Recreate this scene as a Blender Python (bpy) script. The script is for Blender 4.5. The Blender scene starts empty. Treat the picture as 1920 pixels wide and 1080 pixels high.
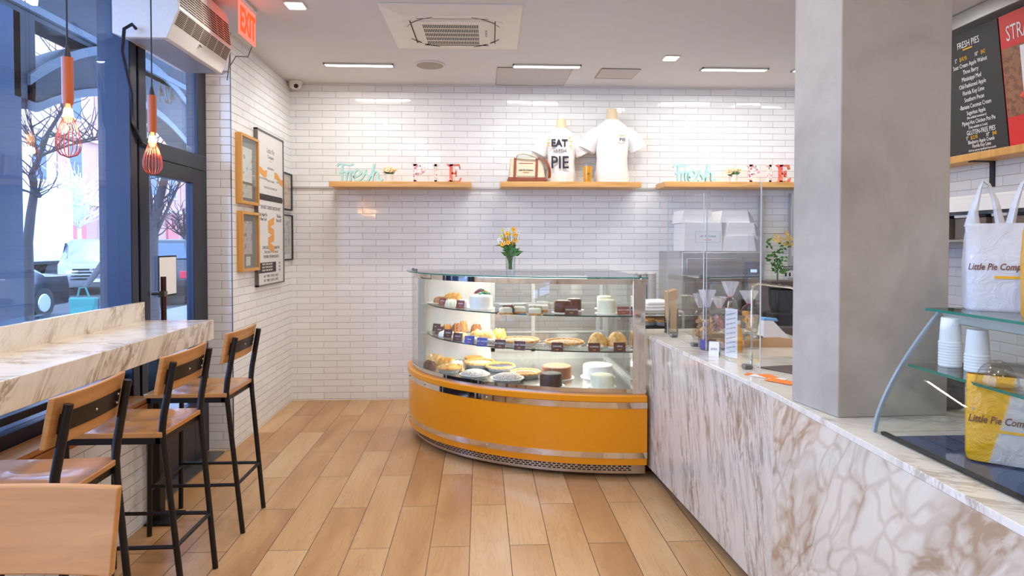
import bpy, bmesh, math, random
from mathutils import Vector, Matrix
random.seed(7)
sc = bpy.context.scene
COL = sc.collection
PI = math.pi
R = math.radians
# ------------------------------------------------------------------ camera
F = 1200.0
YAW = math.atan(59 / F)
PITCH = math.radians(1.2)
V0 = 455 + F * math.tan(PITCH)
cam = bpy.data.cameras.new('camera')
cam.sensor_width = 36
cam.lens = F / 1920 * 36
cam.shift_y = -(540 - V0) / 1920
cam.clip_start = 0.02
cam.clip_end = 300
camo = bpy.data.objects.new('camera', cam)
COL.objects.link(camo)
camo.location = (0, 0, 1.5)
camo.rotation_euler = (PI / 2 - PITCH, 0, -YAW)
sc.camera = camo
# ------------------------------------------------------------------ world, view
sc.view_settings.view_transform = 'Standard'
sc.view_settings.look = 'None'
sc.view_settings.gamma = 1
sc.view_settings.exposure = 0.25
sc.view_settings.use_curve_mapping = False
W = bpy.data.worlds.new('daylight')
sc.world = W
W.use_nodes = True
bg = W.node_tree.nodes['Background']
bg.inputs[0].default_value = (0.50, 0.66, 1.0, 1)
bg.inputs[1].default_value = 7.0
# ------------------------------------------------------------------ lights
def area(name, loc, sx, sy, power, color=(1, .93, .84), rot=(0, 0, 0), spread=PI):
    l = bpy.data.lights.new(name, 'AREA')
    l.shape = 'RECTANGLE'
    l.size = sx
    l.size_y = sy
    l.energy = power
    l.color = color
    l.spread = spread
    o = bpy.data.objects.new(name, l)
    o.location = loc
    o.rotation_euler = rot
    COL.objects.link(o)
    return o
DOWN = [(-1.165, 4.13), (1.543, 5.15), (-1.0, 2.2), (0.25, 2.3), (0.3, 3.6), (1.55, 3.4), (2.3, 2.3), (-1.0, 0.3), (0.5, 0.3), (2.3, .4), (-.9, -1.6), (.9, -1.6), (2.6, 4.3)]
SLOTS = [(-1.02, 5.48), (0.563, 5.44), (2.19, 5.46), (3.0, 5.46)]
for i, (x, y) in enumerate(DOWN):
    area('downlight_lamp', (x, y, 2.985), .11, .11, [9, 6, 9, 6.5, 5, 5, 6, 11, 11, 8, 12, 12, 5][i], (1, .965, .92))
for x, y in SLOTS:
    area('slot_lamp', (x, y - .017, 2.9925), .54, .022, 9.5 if x < 2.5 else 3, (1, .975, .94))

# ------------------------------------------------------------------ pixel -> place helpers
_cp, _sp, _cy, _sy = math.cos(PITCH), math.sin(PITCH), math.cos(YAW), math.sin(YAW)
def ray(u, v):
    x = (u - 960) / F
    y = -(v - V0) / F
    yy = y * _cp - _sp
    zz = _cp + y * _sp
    return Vector((x * _cy + zz * _sy, zz * _cy - x * _sy, yy))
C0 = Vector((0, 0, 1.5))
def AZ(u, v, z):
    r = ray(u, v); return C0 + r * ((z - 1.5) / r.z)
def AY(u, v, y):
    r = ray(u, v); return C0 + r * (y / r.y)
def AX(u, v, x):
    r = ray(u, v); return C0 + r * (x / r.x)

# ------------------------------------------------------------------ objects
def tag(o, label=None, cat=None, group=None, kind=None):
    if label: o['label'] = label
    if cat: o['category'] = cat
    if group: o['group'] = group
    if kind: o['kind'] = kind
    return o
def thing(name, label, cat, loc=(0, 0, 0), rz=0, group=None):
    o = bpy.data.objects.new(name, None)
    o.empty_display_size = .05
    COL.objects.link(o)
    o.location = loc
    o.rotation_euler = (0, 0, rz)
    return tag(o, label, cat, group)
def dup(root, loc, rz=None, label=None, group=None):
    r = root.copy(); COL.objects.link(r)
    r.location = loc
    if rz is not None: r.rotation_euler = (0, 0, rz)
    if label: r['label'] = label
    if group: r['group'] = group
    for ch in list(root.children):
        c = ch.copy(); COL.objects.link(c); c.parent = r
        for g in list(ch.children):
            d = g.copy(); COL.objects.link(d); d.parent = c
    return r

class MB:
    def __init__(s):
        s.v = []; s.f = []; s.m = []; s.mi = 0
    def mat(s, i):
        s.mi = i; return s
    def add(s, vs, fs):
        b = len(s.v)
        s.v += [tuple(p) for p in vs]
        for f in fs:
            s.f.append([b + i for i in f]); s.m.append(s.mi)
        return s
    def box(s, x0, x1, y0, y1, z0, z1):
        if x0 > x1: x0, x1 = x1, x0
        if y0 > y1: y0, y1 = y1, y0
        if z0 > z1: z0, z1 = z1, z0
        return s.add([(x0, y0, z0), (x1, y0, z0), (x1, y1, z0), (x0, y1, z0), (x0, y0, z1), (x1, y0, z1), (x1, y1, z1), (x0, y1, z1)],
                     [(0, 3, 2, 1), (4, 5, 6, 7), (0, 1, 5, 4), (1, 2, 6, 5), (2, 3, 7, 6), (3, 0, 4, 7)])
    def xbox(s, M, sx, sy, sz):
        vs = [M @ Vector((a * sx / 2, b * sy / 2, c * sz / 2)) for c in (-1, 1) for a, b in ((-1, -1), (1, -1), (1, 1), (-1, 1))]
        return s.add(vs, [(0, 3, 2, 1), (4, 5, 6, 7), (0, 1, 5, 4), (1, 2, 6, 5), (2, 3, 7, 6), (3, 0, 4, 7)])
    def loft(s, rings, cap=True, close=True):
        n = len(rings[0]); vs = [p for r in rings for p in r]; fs = []
        for i in range(len(rings) - 1):
            for j in range(n if close else n - 1):
                k = (j + 1) % n
                fs.append((i * n + j, i * n + k, (i + 1) * n + k, (i + 1) * n + j))
        if cap:
            fs.append(tuple(range(n))[::-1]); fs.append(tuple((len(rings) - 1) * n + j for j in range(n)))
        return s.add(vs, fs)
    def tube(s, pts, r, n=8, closed=False, cap=True, rr=None):
        pts = [Vector(p) for p in pts]
        if not isinstance(r, (list, tuple)): r = [r] * len(pts)
        rings = []
        prev = None
        L = len(pts)
        for i, p in enumerate(pts):
            if closed: d = pts[(i + 1) % L] - pts[i - 1]
            else: d = pts[min(i + 1, L - 1)] - pts[max(i - 1, 0)]
            d.normalize()
            if prev is None:
                a = Vector((0, 0, 1)) if abs(d.z) < .9 else Vector((1, 0, 0))
                x = d.cross(a).normalized()
            else:
                x = (prev - d * prev.dot(d)).normalized()
            prev = x
            y = d.cross(x)
            rings.append([p + (x * math.cos(2 * PI * k / n) + y * math.sin(2 * PI * k / n)) * r[i] for k in range(n)])
        if closed: rings.append(rings[0]); cap = False
        return s.loft(rings, cap)
    def cyl(s, p0, p1, r0, r1=None, n=16, cap=True):
        return s.tube([p0, p1], [r0, r0 if r1 is None else r1], n, cap=cap)
    def lathe(s, prof, c=(0, 0, 0), n=24, sx=1, sy=1, wob=None, cap=True):
        c = Vector(c); rings = []
        for r, z in prof:
            ring = []
            for k in range(n):
                a = 2 * PI * k / n
                q = r * (wob(a, z) if wob else 1)
                ring.append(c + Vector((q * math.cos(a) * sx, q * math.sin(a) * sy, z)))
            rings.append(ring)
        return s.loft(rings, cap)
    def sphere(s, c, r, n=12, m=8, sx=1, sy=1, sz=1):
        prof = [(max(r * math.sin(PI * i / m), r * .001), -r * math.cos(PI * i / m) * sz) for i in range(m + 1)]
        return s.lathe(prof, c, n, sx, sy)
    def prism(s, poly, a0, a1, axis='z'):
        n = len(poly)
        def P(p, a):
            if axis == 'z': return (p[0], p[1], a)
            if axis == 'y': return (p[0], a, p[1])
            return (a, p[0], p[1])
        vs = [P(p, a0) for p in poly] + [P(p, a1) for p in poly]
        fs = [tuple(range(n)), tuple(range(2 * n - 1, n - 1, -1))]
        fs += [(i, n + i, n + (i + 1) % n, (i + 1) % n) for i in range(n)]
        return s.add(vs, fs)
    def band(s, outer, inner, z0, z1):
        """solid strip between two open plan polylines"""
        rings = []
        for o, i in zip(outer, inner):
            rings.append([(o[0], o[1], z0), (o[0], o[1], z1), (i[0], i[1], z1), (i[0], i[1], z0)])
        return s.loft(rings, True)
    def grid(s, fn, nu, nv):
        vs = [fn(i / nu, j / nv) for j in range(nv + 1) for i in range(nu + 1)]
        fs = [(j * (nu + 1) + i, j * (nu + 1) + i + 1, (j + 1) * (nu + 1) + i + 1, (j + 1) * (nu + 1) + i) for j in range(nv) for i in range(nu)]
        return s.add(vs, fs)
    def build(s, name, mats, parent=None, world=False, smooth=40, bevel=0, recenter=True):
        if not isinstance(mats, (list, tuple)): mats = [mats]
        v = s.v
        loc = Vector((0, 0, 0))
        if parent is None and recenter:
            xs = [p[0] for p in v]; ys = [p[1] for p in v]; zs = [p[2] for p in v]
            loc = Vector(((min(xs) + max(xs)) / 2, (min(ys) + max(ys)) / 2, min(zs)))
            v = [(p[0] - loc.x, p[1] - loc.y, p[2] - loc.z) for p in v]
        elif parent is not None and world:
            q = parent; off = Vector((0, 0, 0))
            while q is not None:
                off += q.location; q = q.parent
            v = [(p[0] - off.x, p[1] - off.y, p[2] - off.z) for p in v]
        me = bpy.data.meshes.new(name)
        me.from_pydata(v, [], s.f)
        for m in mats: me.materials.append(m)
        me.polygons.foreach_set('material_index', s.m)
        bm = bmesh.new(); bm.from_mesh(me)
        bmesh.ops.recalc_face_normals(bm, faces=bm.faces)
        bm.to_mesh(me); bm.free()
        if smooth:
            me.shade_smooth()
            me.set_sharp_from_angle(angle=R(smooth))
        o = bpy.data.objects.new(name, me)
        COL.objects.link(o)
        if parent is not None: o.parent = parent
        else: o.location = loc
        if bevel:
            b = o.modifiers.new('bevel', 'BEVEL'); b.width = bevel; b.segments = 2; b.limit_method = 'ANGLE'; b.angle_limit = R(40)
        return o
def struct(mb, name, mats, **k):
    o = mb.build(name, mats, **k)
    o['kind'] = 'structure'
    return o
def text(s, name, mat, parent, org, right, up, size, extrude=.0006, align='CENTER', shear=0, sx=1, spacing=1, bold=0, world=True):
    cu = bpy.data.curves.new(name, 'FONT')
    cu.body = s; cu.size = size; cu.extrude = extrude; cu.align_x = align; cu.shear = shear
    cu.space_character = spacing; cu.offset = bold; cu.resolution_u = 2
    cu.space_line = .9
    t = bpy.data.objects.new(name, cu)
    COL.objects.link(t)
    dg = bpy.context.evaluated_depsgraph_get()
    dg.update()
    me = bpy.data.meshes.new_from_object(t.evaluated_get(dg))
    bpy.data.objects.remove(t)
    right = Vector(right).normalized(); up = Vector(up).normalized(); nr = right.cross(up)
    org = Vector(org)
    off = Vector((0, 0, 0))
    if world and parent is not None:
        q = parent
        while q is not None:
            off += q.location; q = q.parent
    for v in me.vertices:
        v.co = org - off + right * v.co.x * sx + up * v.co.y + nr * v.co.z
    me.materials.clear(); me.materials.append(mat)
    o = bpy.data.objects.new(name, me)
    COL.objects.link(o)
    if parent is not None: o.parent = parent
    return o

# ------------------------------------------------------------------ materials
class N:
    def __init__(s, name):
        s.mat = bpy.data.materials.new(name); s.mat.use_nodes = True
        s.t = s.mat.node_tree; s.t.nodes.clear()
        s.out = s.t.nodes.new('ShaderNodeOutputMaterial')
    def n(s, typ, **k):
        x = s.t.nodes.new('ShaderNode' + typ)
        for a, b in k.items(): setattr(x, a, b)
        return x
    def set(s, sock, v):
        if isinstance(v, bpy.types.NodeSocket): s.t.links.new(v, sock)
        elif isinstance(v, (tuple, list)) and len(v) == 3 and sock.type == 'RGBA': sock.default_value = (*v, 1)
        else: sock.default_value = v
    def m(s, op, a, b=None, c=None):
        x = s.n('Math', operation=op); s.set(x.inputs[0], a)
        if b is not None: s.set(x.inputs[1], b)
        if c is not None: s.set(x.inputs[2], c)
        return x.outputs[0]
    def pos(s): return s.n('NewGeometry').outputs['Position']
    def obj(s): return s.n('TexCoord').outputs['Object']
    def sep(s, v):
        x = s.n('SeparateXYZ'); s.set(x.inputs[0], v); return x.outputs
    def comb(s, a, b, c=0):
        x = s.n('CombineXYZ')
        for i, q in enumerate((a, b, c)): s.set(x.inputs[i], q)
        return x.outputs[0]
    def mapping(s, v, rot=(0, 0, 0), scale=(1, 1, 1), loc=(0, 0, 0)):
        x = s.n('Mapping'); s.set(x.inputs[0], v); x.inputs[1].default_value = loc; x.inputs[2].default_value = rot; x.inputs[3].default_value = scale
        return x.outputs[0]
    def noise(s, v, scale, detail=3, rough=.5, dist=0, out=0):
        x = s.n('TexNoise'); s.set(x.inputs['Vector'], v); x.inputs['Scale'].default_value = scale; x.inputs['Detail'].default_value = detail
        x.inputs['Roughness'].default_value = rough; x.inputs['Distortion'].default_value = dist
        return x.outputs[out]
    def vor(s, v, scale, out='Distance', feature='F1'):
        x = s.n('TexVoronoi', feature=feature); s.set(x.inputs['Vector'], v); x.inputs['Scale'].default_value = scale
        return x.outputs[out]
    def white(s, v):
        x = s.n('TexWhiteNoise'); s.set(x.inputs['Vector'], v); return x.outputs
    def mix(s, f, a, b, blend='MIX'):
        x = s.n('Mix', data_type='RGBA', blend_type=blend)
        s.set(x.inputs[0], f); s.set(x.inputs[6], a); s.set(x.inputs[7], b); return x.outputs[2]
    def ramp(s, f, stops):
        x = s.n('ValToRGB'); s.set(x.inputs[0], f)
        e = x.color_ramp.elements
        while len(e) > 1: e.remove(e[-1])
        e[0].position = stops[0][0]; e[0].color = (*stops[0][1], 1)
        for p, c in stops[1:]:
            q = e.new(p); q.color = (*c, 1)
        return x.outputs[0]
    def rng(s, v, a, b, c=0, d=1, smooth=False):
        x = s.n('MapRange'); x.interpolation_type = 'SMOOTHSTEP' if smooth else 'LINEAR'
        s.set(x.inputs[0], v)
        for i, q in enumerate((a, b, c, d)): x.inputs[1 + i].default_value = q
        return x.outputs[0]
    def bump(s, h, strength=.3, dist=.01):
        x = s.n('Bump'); s.set(x.inputs['Height'], h); x.inputs['Strength'].default_value = strength; x.inputs['Distance'].default_value = dist
        return x.outputs[0]
    def bsdf(s, color, rough=.5, metal=0, normal=None, coat=0, spec=.5, trans=0, alpha=None, emis=None, estr=0, sheen=0, sss=0, ior=None):
        x = s.n('BsdfPrincipled')
        s.set(x.inputs['Base Color'], color); s.set(x.inputs['Roughness'], rough); s.set(x.inputs['Metallic'], metal)
        x.inputs['Specular IOR Level'].default_value = spec
        if coat: x.inputs['Coat Weight'].default_value = coat; x.inputs['Coat Roughness'].default_value = .04
        if trans: x.inputs['Transmission Weight'].default_value = trans
        if ior: x.inputs['IOR'].default_value = ior
        if alpha is not None: s.set(x.inputs['Alpha'], alpha)
        if emis: s.set(x.inputs['Emission Color'], emis); x.inputs['Emission Strength'].default_value = estr
        if normal is not None: s.set(x.inputs['Normal'], normal)
        s.t.links.new(x.outputs[0], s.out.inputs[0])
        return s.mat
def srgb(r, g, b):
    return tuple(((c / 255) / 12.92 if c / 255 < .04045 else ((c / 255 + .055) / 1.055) ** 2.4) for c in (r, g, b))
_pl = {}
def plain(name, rgb, rough=.5, metal=0, bumps=0, bscale=60, var=.06, **k):
    """procedural colour with slight mottling"""
    if name in _pl: return _pl[name]
    n = N(name); c = srgb(*rgb)
    f = n.noise(n.obj(), bscale, 3)
    col = n.mix(f, tuple(q * (1 - var) for q in c), tuple(min(1, q * (1 + var)) for q in c))
    nm = n.bump(n.noise(n.obj(), bscale * 1.7, 4), bumps, .01) if bumps else None
    _pl[name] = n.bsdf(col, rough, metal, nm, **k)
    return _pl[name]

def tile_mat(name, axis, w=.2485, h=.0608, u0=0, z0=.01, base=(.85, .85, .845), bev=.0035):
    n = N(name); p = n.sep(n.pos()); u = n.m('ADD', p[0 if axis == 'x' else 1], u0); v = n.m('SUBTRACT', p[2], z0)
    vr = n.m('DIVIDE', v, h); row = n.m('FLOOR', vr)
    uu = n.m('ADD', n.m('DIVIDE', u, w), n.m('MULTIPLY', n.m('FLOORED_MODULO', row, 2.0), .5))
    colm = n.m('FLOOR', uu)
    fx = n.m('MULTIPLY', n.m('SUBTRACT', uu, colm), w); fy = n.m('MULTIPLY', n.m('SUBTRACT', vr, row), h)
    d = n.m('MINIMUM', n.m('MINIMUM', fx, n.m('SUBTRACT', w, fx)), n.m('MINIMUM', fy, n.m('SUBTRACT', h, fy)))
    rnd = n.white(n.comb(colm, row)); rs = n.sep(rnd['Color'])
    mort = n.rng(d, .0006, .0014, 1, 0)
    tone = n.m('ADD', .965, n.m('MULTIPLY', rs[0], .07))
    c = n.mix(1.0, base, n.comb(tone, tone, tone), 'MULTIPLY')
    col = n.mix(mort, c, (.42, .39, .36))
    hgt = n.m('ADD', n.rng(d, 0, bev, 0, .0022, True), n.m('MULTIPLY', fx, n.m('MULTIPLY', n.m('SUBTRACT', rs[1], .5), .012)))
    hgt = n.m('ADD', hgt, n.m('MULTIPLY', fy, n.m('MULTIPLY', n.m('SUBTRACT', rs[2], .5), .03)))
    hgt = n.m('ADD', hgt, n.m('MULTIPLY', n.noise(n.pos(), 9, 2), .0012))
    nm = n.bump(hgt, 1.0, 1.0)
    return n.bsdf(col, n.m('ADD', .07, n.m('MULTIPLY', mort, .6)), normal=nm, spec=.55)
M_TILE_X = tile_mat('white_tile_x', 'x')
M_TILE_Y = tile_mat('white_tile_y', 'y', u0=.02)
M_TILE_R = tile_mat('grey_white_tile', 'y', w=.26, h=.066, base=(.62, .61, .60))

def floor_mat():
    n = N('maple_plank_tile'); p = n.sep(n.pos())
    w, L = .1965, .985
    uu = n.m('DIVIDE', n.m('ADD', p[0], .054), w); cx = n.m('FLOOR', uu)
    vv = n.m('ADD', n.m('DIVIDE', n.m('SUBTRACT', p[1], 3.14), L), n.m('MULTIPLY', n.m('FLOORED_MODULO', n.m('ADD', cx, 1.0), 2.0), .5))
    cy = n.m('FLOOR', vv)
    fx = n.m('MULTIPLY', n.m('SUBTRACT', uu, cx), w); fy = n.m('MULTIPLY', n.m('SUBTRACT', vv, cy), L)
    d = n.m('MINIMUM', n.m('MINIMUM', fx, n.m('SUBTRACT', w, fx)), n.m('MINIMUM', fy, n.m('SUBTRACT', L, fy)))
    rs = n.sep(n.white(n.comb(cx, cy))['Color'])
    off = n.comb(n.m('MULTIPLY', rs[0], 40), n.m('MULTIPLY', rs[1], 60), 0)
    vec = n.n('VectorMath', operation='ADD'); n.set(vec.inputs[0], n.pos()); n.set(vec.inputs[1], off)
    v = vec.outputs[0]
    g1 = n.noise(n.mapping(v, scale=(14, 1.3, 1)), 1, 4, .55, 1.2)
    rings = n.m('SINE', n.m('MULTIPLY', g1, 42))
    rings = n.rng(rings, .55, 1, 0, 1)
    big = n.noise(n.mapping(v, scale=(5, 1.1, 1)), 1, 3, .5, .4)
    fine = n.noise(n.mapping(v, scale=(160, 6, 1)), 1, 3, .6)
    base = n.ramp(n.m('ADD', n.m('MULTIPLY', big, .75), n.m('MULTIPLY', rs[2], .38)), [(.25, srgb(166, 118, 74)), (.5, srgb(196, 150, 100)), (.8, srgb(214, 176, 128))])
    c = n.mix(n.m('MULTIPLY', rings, .22), base, srgb(150, 104, 66))
    c = n.mix(n.m('MULTIPLY', fine, .22), c, srgb(176, 128, 84))
    mort = n.rng(d, .0012, .0022, 1, 0)
    c = n.mix(mort, c, (.06, .045, .035))
    nm = n.bump(n.rng(d, .0008, .003, 0, 1), .5, .002)
    return n.bsdf(c, n.m('ADD', .27, n.m('MULTIPLY', fine, .12)), normal=nm, spec=.4)
M_FLOOR = floor_mat()

def marble(name, rot, scale, vein=.5, base=srgb(236, 228, 218), vc=srgb(176, 150, 122), sc_=3.0, thin=.05, blot=.35, space='pos', rough=.12, pebble=0):
    n = N(name)
    v = n.mapping(n.mapping(n.pos(), rot=rot), scale=scale)
    warp = n.noise(v, sc_ * .6, 3, .5, 0, 1)
    vm = n.n('VectorMath', operation='MULTIPLY_ADD'); n.set(vm.inputs[0], warp); vm.inputs[1].default_value = (.55, .55, .55); n.set(vm.inputs[2], v)
    w = vm.outputs[0]
    a = n.noise(w, sc_, 5, .55)
    r1 = n.rng(n.m('ABSOLUTE', n.m('SUBTRACT', a, .5)), 0, thin, 1, 0, True)
    b = n.noise(w, sc_ * 2.3, 5, .6)
    r2 = n.rng(n.m('ABSOLUTE', n.m('SUBTRACT', b, .5)), 0, thin * .8, 1, 0, True)
    mask = n.rng(n.noise(v, sc_ * .45, 2), .40, .60, .12, 1, True)
    blo = n.m('MULTIPLY', n.rng(n.noise(w, sc_ * 1.3, 4), .5, .75, 0, 1, True), blot)
    k = n.m('MULTIPLY', n.m('MAXIMUM', n.m('MULTIPLY', r1, .9), n.m('MULTIPLY', r2, .55)), mask)
    k = n.m('ADD', n.m('MULTIPLY', k, vein), blo)
    if pebble:
        e = n.vor(w, sc_ * 2.3, 'Distance', 'DISTANCE_TO_EDGE')
        e2 = n.vor(w, sc_ * 4.1, 'Distance', 'DISTANCE_TO_EDGE')
        k = n.m('ADD', n.m('MULTIPLY', k, .7), n.m('ADD', n.m('MULTIPLY', n.rng(e, 0, .16, 1, 0, True), pebble), n.m('MULTIPLY', n.rng(e2, 0, .2, 1, 0, True), n.m('MULTIPLY', mask, pebble * .6))))
    k = n.m('MINIMUM', k, 1.0)
    veinc = n.mix(n.noise(v, sc_ * 1.1, 2), vc, tuple(q * .55 for q in vc))
    c = n.mix(k, base, veinc)
    return n.bsdf(c, rough, spec=.55)
M_MAR_TOP = marble('marble_counter_top', (0, 0, R(25)), (1, 3, 1), vein=.6, base=srgb(232, 224, 208), vc=srgb(166, 146, 118), sc_=3.6, blot=.4)
M_MAR_BAR = marble('marble_bar_edge', (R(35), 0, 0), (1, 3.2, .9), vein=.8, base=srgb(230, 220, 204), vc=srgb(160, 128, 96), sc_=4.0, thin=.05, blot=.35)
M_MAR_F1 = marble('marble_front_streaked', (R(12), 0, 0), (1, 4.6, .75), vein=.85, base=srgb(218, 206, 188), vc=srgb(164, 142, 116), sc_=4.6, blot=.35, thin=.07)
M_MAR_F2 = marble('marble_front_blotched', (R(-38), 0, 0), (1, 1.7, .8), pebble=.34, vein=.6, base=srgb(224, 213, 192), vc=srgb(188, 158, 126), sc_=3.4, blot=.95, thin=.09)

def wood(name, c1, c2, rough=.35, axis=0, grain=30, coat=0):
    n = N(name)
    s = [grain] * 3; s[axis] = grain * .06
    v = n.mapping(n.obj(), scale=tuple(s))
    a = n.noise(v, 1, 5, .6, .6)
    c = n.ramp(a, [(.3, srgb(*c1)), (.7, srgb(*c2))])
    return n.bsdf(c, rough, normal=n.bump(a, .08, .002), coat=coat)
M_WOODX = wood('oak_x', (206, 148, 82), (232, 182, 116), .4, 0)
M_WOODY = wood('oak_y', (178, 112, 58), (206, 142, 84), .25, 1)
M_STOOLW = wood('stool_oak_seat', (182, 122, 66), (200, 142, 84), .22, 0, 20, coat=.4)
M_STOOLB = wood('stool_oak_back', (182, 122, 62), (208, 150, 88), .38, 1, 22)
M_FRAMEW = wood('frame_oak', (196, 136, 60), (222, 166, 88), .4, 2, 26)

def concrete():
    n = N('concrete'); p = n.pos()
    a = n.noise(p, 2.2, 6, .6, .3); b = n.noise(p, 30, 4, .7)
    c = n.ramp(a, [(.3, srgb(162, 150, 134)), (.52, srgb(190, 178, 160)), (.75, srgb(200, 190, 174))])
    c = n.mix(n.m('MULTIPLY', b, .35), c, srgb(158, 149, 138))
    return n.bsdf(c, .62, normal=n.bump(b, .12, .004), spec=.3)
M_CONC = concrete()
M_CEIL = plain('ceiling_paint', (222, 221, 222), .9, bscale=3, var=.015)
M_BLACK = plain('black_steel', (28, 25, 24), .38, .3, bumps=.05)
M_FRAME = plain('storefront_dark_metal', (38, 42, 58), .3, .5)
M_GREYM = plain('grey_metal', (126, 122, 118), .35, .8)
M_SMOKE = plain('dark_rubber', (24, 24, 26), .6)
M_CHROME = plain('chrome', (225, 222, 218), .06, 1.0, var=.01)
M_STEEL = plain('brushed_steel', (190, 187, 182), .25, 1.0, var=.04)
M_ALU = plain('satin_aluminium', (200, 202, 200), .35, .7)
M_WHITE = plain('white_plastic', (232, 226, 216), .45, var=.01)
M_WPAPER = plain('white_paper', (236, 234, 232), .75, var=.015)
M_GPAPER = plain('grey_flap_card', (150, 150, 150), .75)
M_ORANGE = plain('orange_enamel', (232, 146, 0), .3, 0, bscale=400, var=.12, coat=.35)
M_YELT = plain('mustard_plastic', (238, 172, 12), .3)
M_DK = plain('dark_slot', (14, 13, 12), .7)
M_KRAFT = plain('kraft_card', (206, 162, 112), .8)
M_BROWNC = plain('brown_label_card', (92, 46, 34), .5)
M_INKW = plain('white_ink', (240, 238, 232), .6)
M_INKY = plain('amber_ink', (240, 178, 30), .6)
M_INKD = plain('dark_ink', (52, 48, 50), .6)
M_INKB = plain('brown_ink', (120, 72, 50), .6)
M_INKG = plain('grey_ink', (130, 126, 122), .6)
def emit(name, c, s):
    n = N(name); e = n.n('Emission'); e.inputs[0].default_value = (*c, 1); e.inputs[1].default_value = s
    n.t.links.new(e.outputs[0], n.out.inputs[0]); return n.mat
M_EMW = emit('lamp_white', (1, .96, .9), 9)
M_EMSLOT = emit('slot_diffuser', (1, .97, .93), 8.0)
M_EMTUBE = emit('case_tube', (1, 1, .95), 5)
M_EMBULB = emit('amber_bulb', (1, .42, .10), 9)
M_EMRED = emit('exit_red', (1, .05, .015), 2.4)
M_EMPINK = emit('exit_panel_glow', (1, .26, .20), 1.0)
M_EMBLUE = emit('display_blue', (.5, .72, 1), 1.4)
def glass(name, tint=(.96, .98, .97), refl=1.0, rough=.0):
    n = N(name)
    lw = n.n('LayerWeight'); lw.inputs[0].default_value = .5
    f = n.m('ADD', .035, n.m('MULTIPLY', n.m('POWER', lw.outputs['Facing'], 5.0), .93))
    f = n.m('MULTIPLY', f, refl)
    t = n.n('BsdfTransparent'); t.inputs[0].default_value = (*tint, 1)
    g = n.n('BsdfGlossy'); g.inputs['Roughness'].default_value = rough
    x = n.n('MixShader'); n.set(x.inputs[0], f); n.t.links.new(t.outputs[0], x.inputs[1]); n.t.links.new(g.outputs[0], x.inputs[2])
    n.t.links.new(x.outputs[0], n.out.inputs[0]); return n.mat
M_GLASS = glass('clear_glass')
M_WGLASS = glass('window_glass', (.80, .90, 1.0), 1.3)
M_GEDGE = plain('green_glass_edge', (40, 120, 100), .1)
M_ACRYL = glass('clear_acrylic', (.93, .94, .93), 1.6)
M_CELLO = glass('cellophane', (.97, .97, .975), 1.5, .15)
def translucent(name, rgb, alpha, rough=.3, bump=.5, scale=14):
    n = N(name); c = srgb(*rgb)
    h = n.noise(n.obj(), scale, 4, .6, 1.5)
    return n.bsdf(c, rough, alpha=alpha, normal=n.bump(h, bump, .02))
M_BAGW = translucent('frosted_bag_film', (232, 230, 228), .62)
M_BAGY = translucent('yellow_bag_film', (244, 176, 10), .93)
# ================================================================== SETTING
XL, XW, YB, XR, H = -1.79, -1.95, 6.15, 3.3, 3.0
struct(MB().box(XW - .06, XR + .1, -3, YB + .1, -.08, 0), 'floor', M_FLOOR, smooth=0)
struct(MB().box(XW - .2, XR + .1, -3, YB + .1, H + .001, H + .1), 'ceiling', M_CEIL, smooth=0)
struct(MB().box(XW - .03, XR + .1, YB, YB + .15, 0, H), 'wall_back', M_TILE_X, smooth=0)
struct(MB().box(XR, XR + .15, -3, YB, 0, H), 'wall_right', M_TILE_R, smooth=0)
M_PLAST = plain('plaster', (226, 220, 212), .85)
struct(MB().box(XW - .2, XR + .1, -3.15, -3, 0, H), 'wall_rear', M_PLAST, smooth=0)
# left tiled wall and pilaster end
mb = MB().box(XW - .03, XL, 4.70, YB, 0, H)
o = struct(mb, 'wall_left', [M_TILE_Y, M_TILE_X], smooth=0)
for f in o.data.polygons:
    if abs(f.normal.y) > .5: f.material_index = 1
struct(MB().box(XW - .22, XL, -1.3, 3.50, 0, .648), 'wall_knee', [M_TILE_Y], smooth=0)
struct(MB().box(XW - .22, XW + .02, -3, -1.3, 0, H), 'wall_left', [M_PLAST], smooth=0)
struct(MB().box(XW + .055, XL + .02, -1.3, 3.53, .65, .674), 'trim_1', M_WOODY, bevel=.003)          # wood sill ledge
struct(MB().box(-1.777, -1.765, -1.3, 3.5, .61, .648), 'trim_2', M_WOODY)
struct(MB().box(XL, XL + .006, 4.697, 4.703, 0, H), 'trim_3', M_GREYM)
struct(MB().box(XW - .08, XL, 4.66, 4.698, 2.72, H), 'trim_5', M_PLAST)
# thin rail along the back wall at shelf height
struct(MB().box(XL, 3.2, YB - .018, YB, 2.012, 2.03), 'trim_4', M_ALU)

# ---- storefront: window panes with their metal frame
def S(name, loc=(0, 0, 0)):
    o = bpy.data.objects.new(name, None); COL.objects.link(o); o.location = loc; o['kind'] = 'structure'; return o
w1 = S('window_1', (XW, 1.1, .65))
mb = MB()
mb.box(XW - .07, XW + .05, -1.3, 3.55, .65, .73); mb.box(XW - .07, XW + .05, -1.3, 3.55, 2.94, 3.0)
mb.box(XW - .03, XW + .02, -1.3, 3.55, .755, .79)
mb.box(XW - .07, XW + .05, -1.3, -1.22, .65, 3.0); mb.box(XW - .07, XW + .05, 1.05, 1.15, .65, 3.0)
mb.build('window_frame', M_FRAME, w1, world=True, bevel=.003)
MB().box(XW - .004, XW + .004, -1.22, 1.05, .73, 2.94).build('pane', M_WGLASS, w1, world=True, smooth=0)
MB().box(XW - .004, XW + .004, 1.15, 3.55, .73, 2.94).build('pane', M_WGLASS, w1, world=True, smooth=0)
p = S('trim_6', (XW, 3.65, 0))                                       # mullion post beside the door
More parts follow.
